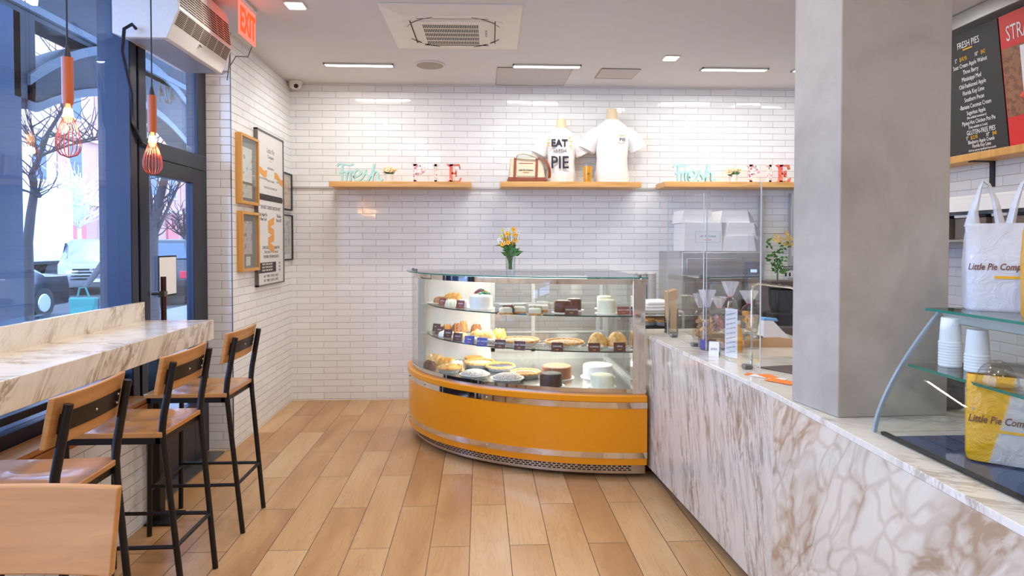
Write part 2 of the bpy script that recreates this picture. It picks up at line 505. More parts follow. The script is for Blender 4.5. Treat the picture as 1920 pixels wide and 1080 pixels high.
mb = MB(); mb.box(XW - .10, XW + .07, 3.55, 3.62, 0, 3.0); mb.box(XW - .08, XW + .05, 3.62, 3.66, 0, 3.0); mb.box(XW - .10, XW + .06, 3.66, 3.74, 0, 3.0)
mb.build('post', M_FRAME, p, world=True, bevel=.004)
w2 = S('window_2', (XW, 4.2, 2.1))                                   # transom over the door
mb = MB(); mb.box(XW - .06, XW + .03, 3.74, 4.60, 2.0, 2.10); mb.box(XW - .06, XW + .03, 3.74, 4.60, 2.94, 3.0)
mb.build('window_frame', M_FRAME, w2, world=True, bevel=.003)
MB().box(XW - .004, XW + .004, 3.74, 4.52, 2.10, 2.94).build('pane', M_WGLASS, w2, world=True, smooth=0)
text('424', 'street_number', plain('number_beige', (214, 196, 172), .6), w2, (XW - .012, 4.13, 2.375), (0, -1, 0), (0, 0, 1), .155, .001, sx=.9, bold=.002)
d1 = S('door_1', (XW, 4.2, 0))
mb = MB()
mb.box(XW - .09, XW - .01, 4.62, 4.70, 0, 3.0); mb.box(XW - .06, XW + .015, 4.50, 4.60, .0, 3.0)
mb.build('door_frame', M_FRAME, d1, world=True, bevel=.003)
mb = MB()
mb.box(XW - .025, XW + .025, 3.75, 3.83, .02, 2.0); mb.box(XW - .025, XW + .025, 4.40, 4.50, .02, 2.0)
mb.box(XW - .025, XW + .025, 3.83, 4.40, 1.90, 2.0); mb.box(XW - .025, XW + .025, 3.83, 4.40, .02, .42)
lf = mb.build('door_leaf', M_FRAME, d1, world=True, bevel=.003)
MB().box(XW - .004, XW + .004, 3.83, 4.40, .42, 1.90).build('pane', M_WGLASS, lf, smooth=0).location = (0, 0, 0)
lf.children[0].data.transform(Matrix.Translation((-XW, -4.2, 0)))
mb = MB(); mb.cyl((XW + .085, 3.86, .84), (XW + .085, 3.86, 1.30), .016, n=14)
hd = mb.build('door_handle', plain('bronze_handle', (70, 40, 36), .3, .6), d1, world=True)
mb = MB(); mb.cyl((XW + .02, 3.86, 1.20), (XW + .085, 3.86, 1.20), .012); mb.cyl((XW + .02, 3.86, .90), (XW + .085, 3.86, .90), .012)
mb.box(XW + .07, XW + .10, 3.842, 3.878, 1.185, 1.215)
mb.build('handle_bracket', M_GREYM, d1, world=True)
tag(MB().box(XW - .13, XW + .12, 3.72, 4.64, .001, .012).build('door_threshold', M_GREYM, None), 'flat metal threshold strip on the floor under the glass door', 'threshold')
# paper notice on the door
n_ = thing('door_notice', 'white framed notice sheet taped to the glass door pane', 'notice', (XW + .012, 4.06, 1.17))
MB().box(0, .004, -.115, .115, 0, .25).build('backing', M_SMOKE, n_)
MB().box(.004, .006, -.105, .105, .01, .24).build('sheet', M_WPAPER, n_)

# ================================================================== WINDOW BAR
bar = thing('window_bar', 'long marble bar ledge running below the shop window', 'bar counter', (-1.67, 1.2, 0))
MB().box(-1.86, -1.487, -1.25, 3.64, .962, 1.07).build('bar_top', M_MAR_BAR, bar, world=True, bevel=.003)
MB().box(-1.885, -1.86, -1.25, 3.64, .962, 1.172).build('backsplash', M_MAR_BAR, bar, world=True, bevel=.003)
for y in (3.53, .9):
    MB().box(-1.778, -1.722, y - .03, y + .03, .012, .962).build('leg', M_BLACK, bar, world=True, bevel=.003)
    MB().box(-1.79 + .012, -1.64, y - .09, y + .09, 0, .012).build('base_plate', M_BLACK, bar, world=True, bevel=.002)

# ================================================================== STOOLS
def make_stool():
    t = thing('bar_stool', '', 'bar stool', (0, 0, 0))
    # local: front toward -x, back toward +x, seat top z .735
    def seat(u, v):
        x = -.205 + .41 * u; y = -.195 + .39 * v
        dip = .014 * math.exp(-((x / .12) ** 2 + ((abs(y) - .07) / .09) ** 2))
        return x, y, .735 - dip
    mb = MB(); nu = nv = 16
    top = [seat(i / nu, j / nv) for j in range(nv + 1) for i in range(nu + 1)]
    bot = [(x, y, .712) for x, y, z in top]
    n = len(top); fs = []
    for j in range(nv):
        for i in range(nu):
            a = j * (nu + 1) + i; q = (a, a + 1, a + nu + 2, a + nu + 1)
            fs.append(q); fs.append(tuple(n + k for k in q[::-1]))
    edge = [i for i in range(nu + 1)] + [j * (nu + 1) + nu for j in range(1, nv + 1)] + [nv * (nu + 1) + i for i in range(nu - 1, -1, -1)] + [j * (nu + 1) for j in range(nv - 1, 0, -1)]
    for k in range(len(edge)):
        a, b = edge[k], edge[(k + 1) % len(edge)]
        fs.append((a, n + a, n + b, b))
    mb.add(top + bot, fs)
    mb.build('seat', M_STOOLW, t, bevel=.004, smooth=60)
    # seat frame
    mb = MB(); z0, z1 = .684, .712
    mb.box(-.195, .195, -.185, -.163, z0, z1); mb.box(-.195, .195, .163, .185, z0, z1); mb.box(-.195, -.173, -.185, .185, z0, z1); mb.box(.173, .195, -.185, .185, z0, z1)
    mb.build('seat_frame', M_BLACK, t, bevel=.002)
    r = .0125
    for sy in (-1, 1):
        mb = MB(); mb.tube([(-.183, sy * .172, .70), (-.195, sy * .172, 0)], r, 10); mb.build('leg', M_BLACK, t)
        mb = MB(); mb.tube([(.268, sy * .158, 0), (.205, sy * .172, .66), (.198, sy * .176, .735), (.205, sy * .176, .80), (.245, sy * .172, 1.015)], [r, r, r * 1.15, r * 1.15, r * 1.1], 10)
        mb.build('leg', M_BLACK, t)
    def bx(z): return .268 - (.063) * z / .66
    for (za, sd) in ((.255, 1), (.255, -1)):
        mb = MB(); mb.cyl((-.191, sd * .172, za), (bx(za), sd * .166, za), .009, n=8); mb.build('stretcher', M_BLACK, t)
    mb = MB(); mb.cyl((bx(.255), -.166, .255), (bx(.255), .166, .255), .009, n=8); mb.build('stretcher', M_BLACK, t)
    mb = MB(); mb.cyl((-.19, -.172, .24), (-.19, .172, .24), .011, n=8); mb.build('stretcher', M_BLACK, t)
    # curved wooden backrest in front of posts
    def bk(yy, z, off):
        lean = .205 + (z - .80) * .186
        curve = .018 * (1 - (yy / .2) ** 2)
        return (lean - .014 - off + curve * 1.0 - .012, yy, z)
    mb = MB(); N_ = 14; rings = []
    for i in range(N_ + 1):
        yy = -.205 + .41 * i / N_
        rings.append([bk(yy, .885, 0), bk(yy, 1.04, 0), bk(yy, 1.04, .017), bk(yy, .885, .017)])
    mb.loft(rings)
    b = mb.build('backrest', M_STOOLB, t, bevel=.003)
    mb = MB(); rings = []
    for i in range(N_ + 1):
        yy = -.172 + .344 * i / N_
        rings.append([bk(yy, .925, -.0045), bk(yy, .985, -.0045), bk(yy, .985, -.0005), bk(yy, .925, -.0005)])
    mb.loft(rings); mb.build('back_plate', M_BLACK, t)
    for yy in (-.15, .0, .15):
        for z in ((.94, .97) if yy else (.955,)):
            MB().sphere(bk(yy, z, -.005), .005, 8, 5).build('bolt', M_STEEL, t)
    return t
st = make_stool()
def pose_stool(o, x, y, rz, lab):
    o.location = (x, y, 0); o.rotation_euler = (0, 0, rz); o['label'] = lab; o['group'] = 'wooden bar stools along the window bar'
stools = [st] + [dup(st, (0, 0, 0)) for _ in range(3)]
pose_stool(stools[0], -1.497, 3.50, 0, 'oak and black steel bar stool farthest from us, beside the tiled pillar')
pose_stool(stools[1], -1.49, 2.825, 0, 'oak and black steel bar stool standing just in front of the farthest one')
pose_stool(stools[2], -1.487, 2.14, R(2), 'oak and black steel bar stool second nearest, its seat shown below the marble edge')
pose_stool(stools[3], -.885, 1.02, R(90), 'nearest bar stool, only its plain curved oak backrest in view at the lower left')

# ================================================================== SERVICE COUNTER
ct = thing('service_counter', 'long marble service counter with waterfall front running along the right', 'counter', (1.5, 2.2, 0))
FR = [(1.062, 4.32), (1.062, 4.035), (1.155, 2.464), (1.126, 1.263), (1.10, -.4)]
BK = 1.98
def fr(y):
    for (xa, ya), (xb, yb) in zip(FR[1:], FR[2:]):
        if y >= yb: return xa + (xb - xa) * (ya - y) / (ya - yb)
    return FR[-1][0]
MB().prism([FR[0], FR[1], FR[2], FR[3], FR[4], (BK, -.4), (BK, 4.32)], .888, .91).build('worktop', M_MAR_TOP, ct, world=True, bevel=.002, smooth=0)
def panel(a, b, mat):
    MB().prism([(a[0] + .0005, a[1]), (b[0] + .0005, b[1]), (b[0] + .03, b[1]), (a[0] + .03, a[1])], .075, .888).build('front_panel', mat, ct, world=True, smooth=0)
panel(FR[0], FR[1], M_MAR_F1); panel(FR[1], FR[2], M_MAR_F1); panel(FR[2], FR[3], M_MAR_F2); panel(FR[3], FR[4], M_MAR_F2)
MB().prism([(x + .03, y) for x, y in FR] + [(BK - .02, -.4), (BK - .02, 4.3)], .08, .888).build('carcass', plain('carcass', (90, 78, 70), .6), ct, world=True, smooth=0)
MB().prism([(x + .07, y) for x, y in FR] + [(BK - .08, -.4), (BK - .08, 4.28)], .0, .08).build('toe_kick', plain('toe_kick', (58, 46, 40), .6), ct, world=True, smooth=0)
# concrete column standing on the counter line
cl = [(1.16, 2.325), (1.2, 2.085), (1.592, 2.10), (1.60, 2.34)]
o = MB().prism(cl, .9105, 3.0).build('concrete_column', M_CONC, None, smooth=0, bevel=.004)
tag(o, 'tall raw concrete column rising from the marble counter to the ceiling', 'column')

# ================================================================== CEILING FITTINGS
def downlight(x, y, lab, g=None):
    t = thing('ceiling_downlight', lab, 'ceiling light', (x, y, 2.988), group=g)
    MB().box(-.062, .062, -.062, .062, .004, .012).build('trim_ring', M_WHITE, t, bevel=.002)
    MB().box(-.05, .05, -.05, .05, .0, .004).build('lens', M_EMW, t, smooth=0)
labs = ['square ceiling downlight near the glowing exit sign', 'square ceiling downlight right of the three slot lights']
for i, (x, y) in enumerate(DOWN):
    downlight(x, y, labs[i] if i < 2 else 'square ceiling downlight above and outside the picture', None if i < 2 else 'downlights outside the picture')
for i, (x, y) in enumerate(SLOTS):
    t = thing('slot_light', ['long slot light in the ceiling above the left shelf', 'long slot light in the ceiling touching the large white access panel', 'long slot light in the ceiling left of the concrete column', 'slot light mostly hidden behind the concrete column'][i], 'ceiling light', (x, y, 3.0), group='recessed slot lights along the back wall')
    mb = MB(); mb.box(-.29, .29, -.045, -.03, -.012, 0); mb.box(-.29, .29, .03, .045, -.012, 0); mb.box(-.29, -.28, -.045, .045, -.012, 0); mb.box(.28, .29, -.045, .045, -.012, 0)
    mb.build('trim', M_ALU, t)
    MB().box(-.28, .28, -.03, -.004, -.004, -.0005).build('reflector', M_ALU, t, smooth=0)
    MB().box(-.28, .28, .02, .03, -.006, -.002).build('diffuser', M_EMSLOT, t, smooth=0)
# cassette air conditioner
ac = thing('cassette_air_conditioner', 'square white cassette air conditioner set in the ceiling', 'air conditioner', (-.18, 4.52, 3.0))
ac.rotation_euler = (0, 0, R(-1))
def sq(h, z, cx=0, cut=0): return [(-h + cx, -h, z), (h + cx, -h, z), (h + cx, h, z), (-h + cx, h, z)]
mb = MB(); mb.loft([sq(.455, 0), sq(.455, -.008), sq(.33, -.032)]); mb.build('fascia', M_WHITE, ac, smooth=0)
mb = MB(); mb.prism([(-.25, -.22), (-.235, -.235), (.235, -.235), (.25, -.22), (.25, .22), (.235, .235), (-.235, .235), (-.25, .22)], -.038, -.031)
mb.mat(1)
for i in range(32):
    for j in range(5):
        x = -.205 + i * .0118; y = -.175 + j * .087
        mb.box(x, x + .0068, y, y + .066, -.0388, -.037)
for j in range(3): mb.mat(2).box(.215, .228, -.07 + j * .05, -.035 + j * .05, -.0388, -.037)
mb.build('intake_grille', [M_WHITE, M_DK, M_GREYM], ac, smooth=0, bevel=0)
for k in range(4):
    a = k * PI / 2; M_ = Matrix.Rotation(a, 4, 'Z')
    mb = MB(); mb.prism([(-.24, .285), (.24, .285), (.21, .335), (-.21, .335)], -.0345, -.030)
    mb.mat(1).box(-.235, .235, .279, .286, -.035, -.030); 
    mb.v = [tuple(M_ @ Vector(p)) for p in mb.v]
    mb.build('louvre', [M_WHITE, M_DK], ac, smooth=0)
    mb = MB(); pts = []
    for q in range(9):
        b = R(22 + 46 * q / 8); pts.append((.33 * math.cos(b) * 1.02, .33 * math.sin(b) * 1.02, -.034))
    mb.tube([(p_[0], p_[1], p_[2]) for p_ in pts], .0035, 6)
    mb.v = [tuple(M_ @ Vector(p)) for p in mb.v]
    mb.build('corner_seam', M_DK if k in (0, 1) else M_GREYM, ac)
sp = thing('ceiling_speaker', 'round flush ceiling speaker between the slot lights', 'speaker', (-.425, 5.455, 3.0))
MB().lathe([(.128, 0), (.128, -.006), (.113, -.009)], n=40).build('rim', M_CEIL, sp)
MB().lathe([(.112, -.0085), (.112, -.0105), (.001, -.012)], n=40).build('grille', plain('speaker_mesh', (176, 166, 152), .7, bumps=.4, bscale=300), sp)
def access(name, pts, lab, rgb):
    t = thing(name, lab, 'access panel', (sum(p[0] for p in pts) / 4, sum(p[1] for p in pts) / 4, 3.0))
    L = [(p[0] - t.location.x, p[1] - t.location.y) for p in pts]
    MB().prism(L, -.004, 0).build('panel', plain(name + '_paint', rgb, .8), t, smooth=0)
    mb = MB(); mb.tube([(p[0], p[1], -.003) for p in L], .0035, 4, closed=True); mb.build('edge_gap', M_INKG, t, smooth=0)
access('access_panel', [(.146, 5.50), (.795, 5.50), (.79, 6.10), (.146, 6.10)], 'large pale access panel in the ceiling against the back wall', (200, 196, 194))
access('access_panel', [(1.045, 5.49), (1.385, 5.50), (1.38, 5.82), (1.04, 5.81)], 'small beige access panel in the ceiling right of the larger one', (196, 184, 168))
# dome camera
c = thing('dome_camera', 'small white dome camera in the corner of ceiling and tiled walls', 'security camera', (-1.715, 6.07, 2.93))
MB().lathe([(.06, .068), (.06, .045), (.05, .012), (.03, -.002), (.001, -.006)], n=28).build('housing', M_WHITE, c)
MB().sphere((.015, -.038, .018), .022, 14, 8).build('lens', M_SMOKE, c)

# ================================================================== AIR CURTAIN, EXIT SIGN
ah = thing('air_curtain', 'long white grilled air heater mounted high over the shop door', 'air heater', (-1.93, 3.84, 2.58))
prof = [(0, .02), (.06, 0), (.28, 0), (.345, .155), (.325, .34), (.315, .38), (0, .38)]
MB().prism(prof, -.36, .36, 'y').build('casing', plain('heater_white', (222, 218, 214), .35), ah, bevel=.004, smooth=0)
def on_face(a, b, y0, y1, t0, t1, off, mb):
    pa = Vector((a[0], 0, a[1])); pb = Vector((b[0], 0, b[1])); d = pb - pa; nrm = Vector((d.z, 0, -d.x)).normalized()
    q = [pa + d * t0, pa + d * t1, pa + d * t1 + nrm * off, pa + d * t0 + nrm * off]
    mb.add([(p_.x, y0, p_.z) for p_ in q] + [(p_.x, y1, p_.z) for p_ in q], [(0, 1, 2, 3), (7, 6, 5, 4), (0, 4, 5, 1), (1, 5, 6, 2), (2, 6, 7, 3), (3, 7, 4, 0)])
for (A, B, t0, t1) in (((.28, 0), (.345, .155), .50, .96), ((.345, .155), (.325, .34), .08, .82)):
    for k in range(7):
        y0 = -.345 + k * .099; mb = MB()
        on_face(A, B, y0, y0 + .092, t0, t1, .0015, mb)
        mb.mat(1)
        for j in range(9):
            tt = t0 + (t1 - t0) * (j + .3) / 9
            on_face(A, B, y0 + .003, y0 + .089, tt, tt + (t1 - t0) / 9 * .45, .003, mb)
        mb.build('grille', [plain('grille_beige', (196, 180, 160), .4), M_DK], ah, smooth=0)
MB().box(.07, .25, -.34, .34, -.004, 0).build('outlet', plain('outlet_grey', (150, 158, 180), .4), ah)
mb = MB(); mb.xbox(Matrix.Translation((.309, -.02, .062)) @ Matrix.Rotation(R(-23), 4, 'Y'), .004, .02, .02); mb.build('badge', M_GREYM, ah)
tag(MB().tube([(-1.80, 3.465, 2.62), (-1.80, 3.43, 2.63), (-1.83, 3.41, 2.60), (-1.868, 3.46, 2.5), (-1.87, 3.55, 2.3), (-1.872, 3.56, 2.15), (-1.868, 3.64, 2.05), (-1.87, 3.78, 2.04)], .009, 8).build('conduit', M_FRAME, None), 'dark cable looping from the air heater down the window post', 'cable')
tag(MB().tube([(-1.60, 4.22, 2.78), (-1.66, 4.34, 2.66), (-1.74, 4.52, 2.62), (-1.76, 4.60, 2.72), (-1.65, 4.44, 2.76), (-1.5, 4.24, 2.70), (-1.46, 4.2, 2.755)], .0035, 6).build('sign_cable', M_GREYM, None), 'thin grey cable hanging between the exit sign and the air heater', 'cable')
ex = thing('exit_sign', 'glowing red exit sign hanging from the ceiling', 'sign', (-1.45, 4.09, 2.76))
MB().box(-.018, .012, -.145, .145, .205, .24).build('housing', M_ALU, ex)
MB().box(-.004, .004, -.14, .14, 0, .205).build('panel', M_EMPINK, ex, smooth=0)
text('EXIT', 'lettering', M_EMRED, ex, (.0055, 0, .03), (0, 1, 0), (0, 0, 1), .205, .001, sx=.62, bold=.006, world=False)
text('EXIT', 'lettering', M_EMRED, ex, (-.0055, 0, .03), (0, -1, 0), (0, 0, 1), .205, .001, sx=.62, bold=.006, world=False)

# ================================================================== PENDANTS
def pendant(x, y, lab):
    t = thing('whisk_pendant_lamp', lab, 'pendant lamp', (x, y, 1.84), group='whisk shaped pendant lamps over the bar')
    mb = MB(); mb.cyl((0, 0, .43), (0, 0, 1.16), .0035, n=8); mb.lathe([(.014, .40), (.011, .42), (.004, .45)], n=12); mb.build('cord', M_SMOKE, t)
    mb = MB(); mb.lathe([(.019, .215), (.021, .25), (.0205, .40), (.001, .401)], n=20)
    mb.build('handle', wood('lamp_handle_%d' % int(y * 100), (150, 62, 24), (190, 92, 40), .35, 2, 50), t)
    mb = MB(); mb.lathe([(.006, .218), (.016, .19), (.019, .165), (.012, .145), (.001, .14)], n=16); mb.build('bulb', M_EMBULB, t)
    mb = MB()
    for k in range(9):
        a = PI * k / 9; pts = []
        for s_ in range(25):
            u = s_ / 24 * 2 - 1
            w = .044 * math.sin(min(1, (1 - abs(u)) * 1.0) * PI / 2 + 0) if 0 else None
            z = .215 * abs(u) ** 1.15
            q = abs(u)
            rr = .052 * (math.sin(PI * (q ** .62)) * (1 - q) ** .12 * .9 if q < 1 else 0)
            rr = max(rr, .013 * q)
            pts.append((math.copysign(rr, u) * math.cos(a), math.copysign(rr, u) * math.sin(a), z))
        mb.tube(pts, .0014, 5)
    mb.build('whisk_wires', plain('copper_wire', (150, 66, 50), .35, .7), t)
    l = bpy.data.lights.new('pendant_bulb', 'POINT'); l.energy = 2.2; l.color = (1, .5, .2); l.shadow_soft_size = .02
    lo = bpy.data.objects.new('pendant_bulb', l); COL.objects.link(lo); lo.location = (x, y, 1.84 + .12)
pendant(-1.65, 2.66, 'copper whisk pendant lamp hanging nearer, in front of the big window')
pendant(-1.65, 3.32, 'copper whisk pendant lamp hanging beside the dark window post')
pendant(-1.65, 1.99, 'whisk pendant lamp just outside the left edge of the picture')
# ================================================================== WALL FRAMES
def frame(name, y0, y1, z0, z1, fm, fw, depth, label, mat_in, matte=None, mw=.03):
    t = thing(name, label, 'framed print' if name != 'menu_poster' else 'poster', (XL, (y0 + y1) / 2, z0))
    w = (y1 - y0) / 2; h = z1 - z0
    mb = MB()
    mb.box(0, depth, -w, -w + fw, 0, h); mb.box(0, depth, w - fw, w, 0, h); mb.box(0, depth, -w + fw, w - fw, 0, fw); mb.box(0, depth, -w + fw, w - fw, h - fw, h)
    mb.build('frame', fm, t, bevel=.0015)
    if matte: MB().box(0, depth * .35, -w + fw, w - fw, fw, h - fw).build('mat_board', matte, t, smooth=0)
    if mat_in: MB().box(depth * .35 if matte else 0, depth * .4, -w + fw + mw, w - fw - mw, fw + mw, h - fw - mw).build('print', mat_in, t, smooth=0)
    if depth > .015: MB().box(depth * .8, depth * .83, -w + fw, w - fw, fw, h - fw).build('glazing', M_GLASS, t, smooth=0)
    return t
def art(name, base, spots, scale):
    n = N(name); v = n.obj()
    c = base
    for i, (col, th) in enumerate(spots):
        f = n.rng(n.noise(n.mapping(v, loc=(i * 7.3, i * 3.1, 0)), scale * (1 + .4 * i), 4, .6), th, th + .04, 0, 1)
        c = n.mix(f, c, srgb(*col))
    return n.bsdf(c, .5)
M_MATG = plain('grey_mat_board', (122, 118, 120), .8)
fA = frame('framed_print', 4.785, 5.165, 1.79, 2.31, M_FRAMEW, .022, .045, 'oak framed picture with two sheets, upper of the two wooden frames', None, M_MATG)
MB().box(.016, .018, -.10, .10, .17, .43).build('print', art('art_upper', srgb(226, 222, 222), [((200, 120, 70), .60), ((70, 150, 160), .64), ((90, 80, 90), .66)], 14), fA, smooth=0)
MB().box(.016, .018, -.10, .10, .05, .15).build('card', art('art_card', srgb(222, 220, 214), [((60, 60, 62), .60)], 40), fA, smooth=0)
fB = frame('framed_print', 4.80, 5.165, 1.283, 1.735, M_FRAMEW, .022, .045, 'oak framed magazine cover, lower of the two wooden frames', None, M_MATG)
MB().box(.016, .018, -.085, .085, .13, .38).build('print', art('art_cover', srgb(200, 188, 190), [((150, 84, 84), .56), ((80, 66, 90), .60), ((230, 220, 215), .6)], 18), fB, smooth=0)
MB().box(.016, .018, -.045, .045, .04, .11).build('card', art('art_card2', srgb(226, 224, 220), [((70, 70, 70), .60)], 60), fB, smooth=0)
text('COVER', 'print_heading', M_INKD, fB, (.0185, 0, .345), (0, 1, 0), (0, 0, 1), .04, .0003, world=False) if 0 else None
fC = frame('framed_print', 5.855, 6.125, 1.80, 2.14, M_SMOKE, .012, .025, 'black framed orange print, upper one by the corner', art('art_orange', srgb(232, 206, 186), [((226, 140, 90), .52), ((90, 150, 150), .64)], 22), M_WPAPER, .018)
fD = frame('framed_print', 5.845, 6.135, 1.338, 1.758, M_SMOKE, .012, .025, 'black framed print with white margin, lower one by the corner', art('art_mauve', srgb(206, 196, 200), [((120, 84, 92), .56), ((90, 90, 110), .62)], 26), M_WPAPER, .045)
po = thing('menu_poster', 'tall grey framed text poster with orange ribbons on the side wall', 'poster', (XL, 5.507, 1.147))
w, h = .338, 1.265
mb = MB(); mb.box(0, .03, -w, -w + .012, 0, h); mb.box(0, .03, w - .012, w, 0, h); mb.box(0, .03, -w, w, 0, .012); mb.box(0, .03, -w, w, h - .012, h)
mb.build('frame', M_GREYM, po)
MB().box(0, .022, -w + .012, w - .012, .012, h - .012).build('sheet', plain('poster_sheet', (222, 219, 216), .6), po, smooth=0)
fy, uy = (0, 1, 0), (0, 0, 1)
def pt(s, y, z, size, mat, sx=1): return text(s, 'lettering', mat, po, (.0225, y, z), fy, uy, size, .0003, sx=sx, world=False)
pt('Little Pie', 0, 1.10, .06, M_INKG, .9); pt('Company', 0, 1.055, .045, M_INKG, .9)
MB().box(.022, .0228, -.035, .035, 1.032, 1.038).build('underline', M_INKY, po)
pt('THE BEST CHEESECAKES IN NYC', 0, .63, .042, M_INKD, .85)
pt('Best Apple Pie\nin New York', -.2, .57, .042, M_INKD, .8); pt('The Best\nPies In NY', .21, .57, .042, M_INKD, .8)
for z, s in ((.965, 'FRESH BAKED'), (.86, 'MADE BY HAND'), (.80, 'FROM SCRATCH EVERY DAY')): pt(s, 0, z, .026, M_INKG)
pt('CAKES  PIES  MUFFINS', -.2, .87, .022, M_INKG); pt('ALL NATURAL', .22, .87, .022, M_INKG)
pt('SOUR CREAM APPLE WALNUT PIE', 0, .30, .036, M_INKD, .8); pt('THREE BERRY PIE   KEY LIME PIE', 0, .265, .03, M_INKG, .85); pt('THE PERFECT PIE FROM SCRATCH', 0, .225, .034, M_INKD, .75)
mb = MB(); mb.prism([(-.30, .70), (.30, .70), (.32, .725), (.30, .75), (-.30, .75), (-.32, .725)], .022, .0232, 'x'); mb.build('banner', M_INKD, po, smooth=0)
mb = MB(); mb.box(.022, .0232, -.32, .12, .105, .19); mb.build('text_block', M_INKD, po, smooth=0)
for k in range(3): text('NEW YORK BAKERY', 'lettering', M_INKW, po, (.0235, -.10, .168 - k * .025), fy, uy, .022, .0003, world=False, sx=1.3)
for k in range(3): pt('PIE', .22, .165 - k * .03, .03, M_INKG, 1.6)
for k in range(2): pt('NY  TIMES  FOOD  DAILY', 0, .065 - k * .035, .03, M_INKD, 1.1)
mb = MB()
for (y0, z0, sl) in ((-.33, .955, .0), (.10, .955, -.045)):
    pts = [(y0 + i * .23 / 8, z0 + .012 * math.sin(i * PI / 4) + sl * i / 8) for i in range(9)]
    mb = MB()
    for (a, b), (c_, d) in zip(pts, pts[1:]): mb.prism([(a, b), (c_, d), (c_, d - .055), (a, b - .055)], .022, .0232, 'x')
    mb.build('ribbon', plain('orange_ribbon_ink', (226, 160, 84), .6), po, smooth=0)
mc = MB()
for k in range(4):
    s_ = 1 if k % 2 else -1; z = .57 - k * .07
    mc.prism([(-.075 * s_, z), (.075 * s_, z - .035), (.075 * s_, z - .095), (-.075 * s_, z - .06)], .022, .0232 + k * .0001, 'x')
mc.build('ribbon', plain('orange_ribbon_ink', (226, 160, 84), .6), po, smooth=0)

# ================================================================== WALL SHELVES
def shelf(x0, x1, z, lab):
    t = tag(MB().box(x0, x1, 5.85, YB - .001, z - .05, z).build('wall_shelf', M_WOODX, None, bevel=.003), lab, 'shelf')
shelf(-1.365, -.082, 2.055, 'oak wall shelf on the left holding a turquoise script sign')
shelf(.185, 1.484, 2.06, 'oak wall shelf in the middle holding the two shirts')
shelf(1.70, 3.1, 2.066, 'oak wall shelf on the right running behind the concrete column')
# script word
M_TURQ = plain('turquoise_foam', (176, 218, 214), .6, var=.02)
def script_word(u0, v0, x_scale, lab, Y=5.93, zb=2.055):
    strokes = [[(210, 185), (230, 160), (262, 156), (300, 162), (350, 168), (380, 166), (405, 152)],
               [(278, 168), (272, 230), (270, 300), (276, 356)], [(238, 262), (280, 252), (330, 250)],
               [(318, 356), (322, 310), (325, 252)], [(325, 290), (340, 250), (362, 236), (385, 244), (388, 262)],
               [(388, 300), (400, 356)] if 0 else [(368, 240), (366, 300), (372, 356)],
               [(405, 310), (450, 300), (488, 270), (478, 238), (450, 228), (420, 250), (405, 300), (415, 345), (450, 356), (500, 330), (530, 280), (552, 222)],
               [(552, 222), (548, 255), (578, 300), (585, 335), (560, 356), (525, 350)],
               [(585, 335), (620, 270), (640, 200), (648, 152)], [(648, 152), (634, 240), (628, 356)],
               [(630, 300), (655, 250), (680, 245), (694, 275), (692, 330), (712, 356), (750, 330)]]
    k = 1 / 6.4
    t = thing('script_sign', lab, 'word sign', (0, 0, 0))
    base = AY(u0, v0, Y); t.location = (base.x, Y, zb)
    s = Y / F * x_scale
    mb = MB()
    for si, st_ in enumerate(strokes):
        pts = []
        # catmull smoothing
        P_ = [Vector(((x - 480) * k * s, 0, (366 - y) * k * s)) for x, y in st_]
        for i in range(len(P_) - 1):
            p0, p1, p2, p3 = P_[max(i - 1, 0)], P_[i], P_[i + 1], P_[min(i + 2, len(P_) - 1)]
            for q in range(5):
                f = q / 5
                pts.append(.5 * ((2 * p1) + (-p0 + p2) * f + (2 * p0 - 5 * p1 + 4 * p2 - p3) * f * f + (-p0 + 3 * p1 - 3 * p2 + p3) * f ** 3))
        pts.append(P_[-1])
        rings = []
        for i, p_ in enumerate(pts):
            d = (pts[min(i + 1, len(pts) - 1)] - pts[max(i - 1, 0)]).normalized(); nn = Vector((-d.z, 0, d.x)) * .0085
            e = .012 + .0007 * si
            rings.append([p_ - nn + Vector((0, -e, 0)), p_ + nn + Vector((0, -e, 0)), p_ + nn + Vector((0, e, 0)), p_ - nn + Vector((0, e, 0))])
        mb.loft(rings)
    mz = min(p[2] for p in mb.v)
    mb.v = [(p[0], p[1], p[2] - mz) for p in mb.v]
    mb.build('word', M_TURQ, t, smooth=30)
script_word(675, 338, 1.0, 'turquoise cursive word sign on the left wall shelf')
script_word(1302, 338, .98, 'turquoise cursive word sign on the right wall shelf', zb=2.066)

def floral(name, ground, f1, f2, leaf):
    n = N(name); v = n.mapping(n.obj(), scale=(1, .6, 1))
    d1 = n.vor(v, 34); d2 = n.vor(n.mapping(v, loc=(.31, .2, .17), scale=(1, 1, .45)), 52); d3 = n.vor(n.mapping(v, loc=(.7, .1, .4)), 26)
    c = n.mix(n.rng(d2, .24, .28, 1, 0), srgb(*ground), srgb(*leaf))
    c = n.mix(n.rng(d1, .40, .44, 1, 0), c, srgb(*f1))
    c = n.mix(n.rng(d1, .16, .2, 1, 0), c, srgb(*f2))
    c = n.mix(n.rng(d3, .15, .18, 1, 0), c, srgb(240, 214, 90))
    return n.bsdf(c, .5)
FL_P = floral('floral_pastel', (238, 232, 226), (232, 160, 170), (190, 60, 100), (70, 130, 80))
FL_I = floral('floral_white', (240, 234, 228), (240, 190, 180), (210, 70, 90), (60, 110, 70))
FL_E = floral('floral_coral', (232, 120, 90), (226, 70, 90), (236, 160, 90), (90, 120, 70))
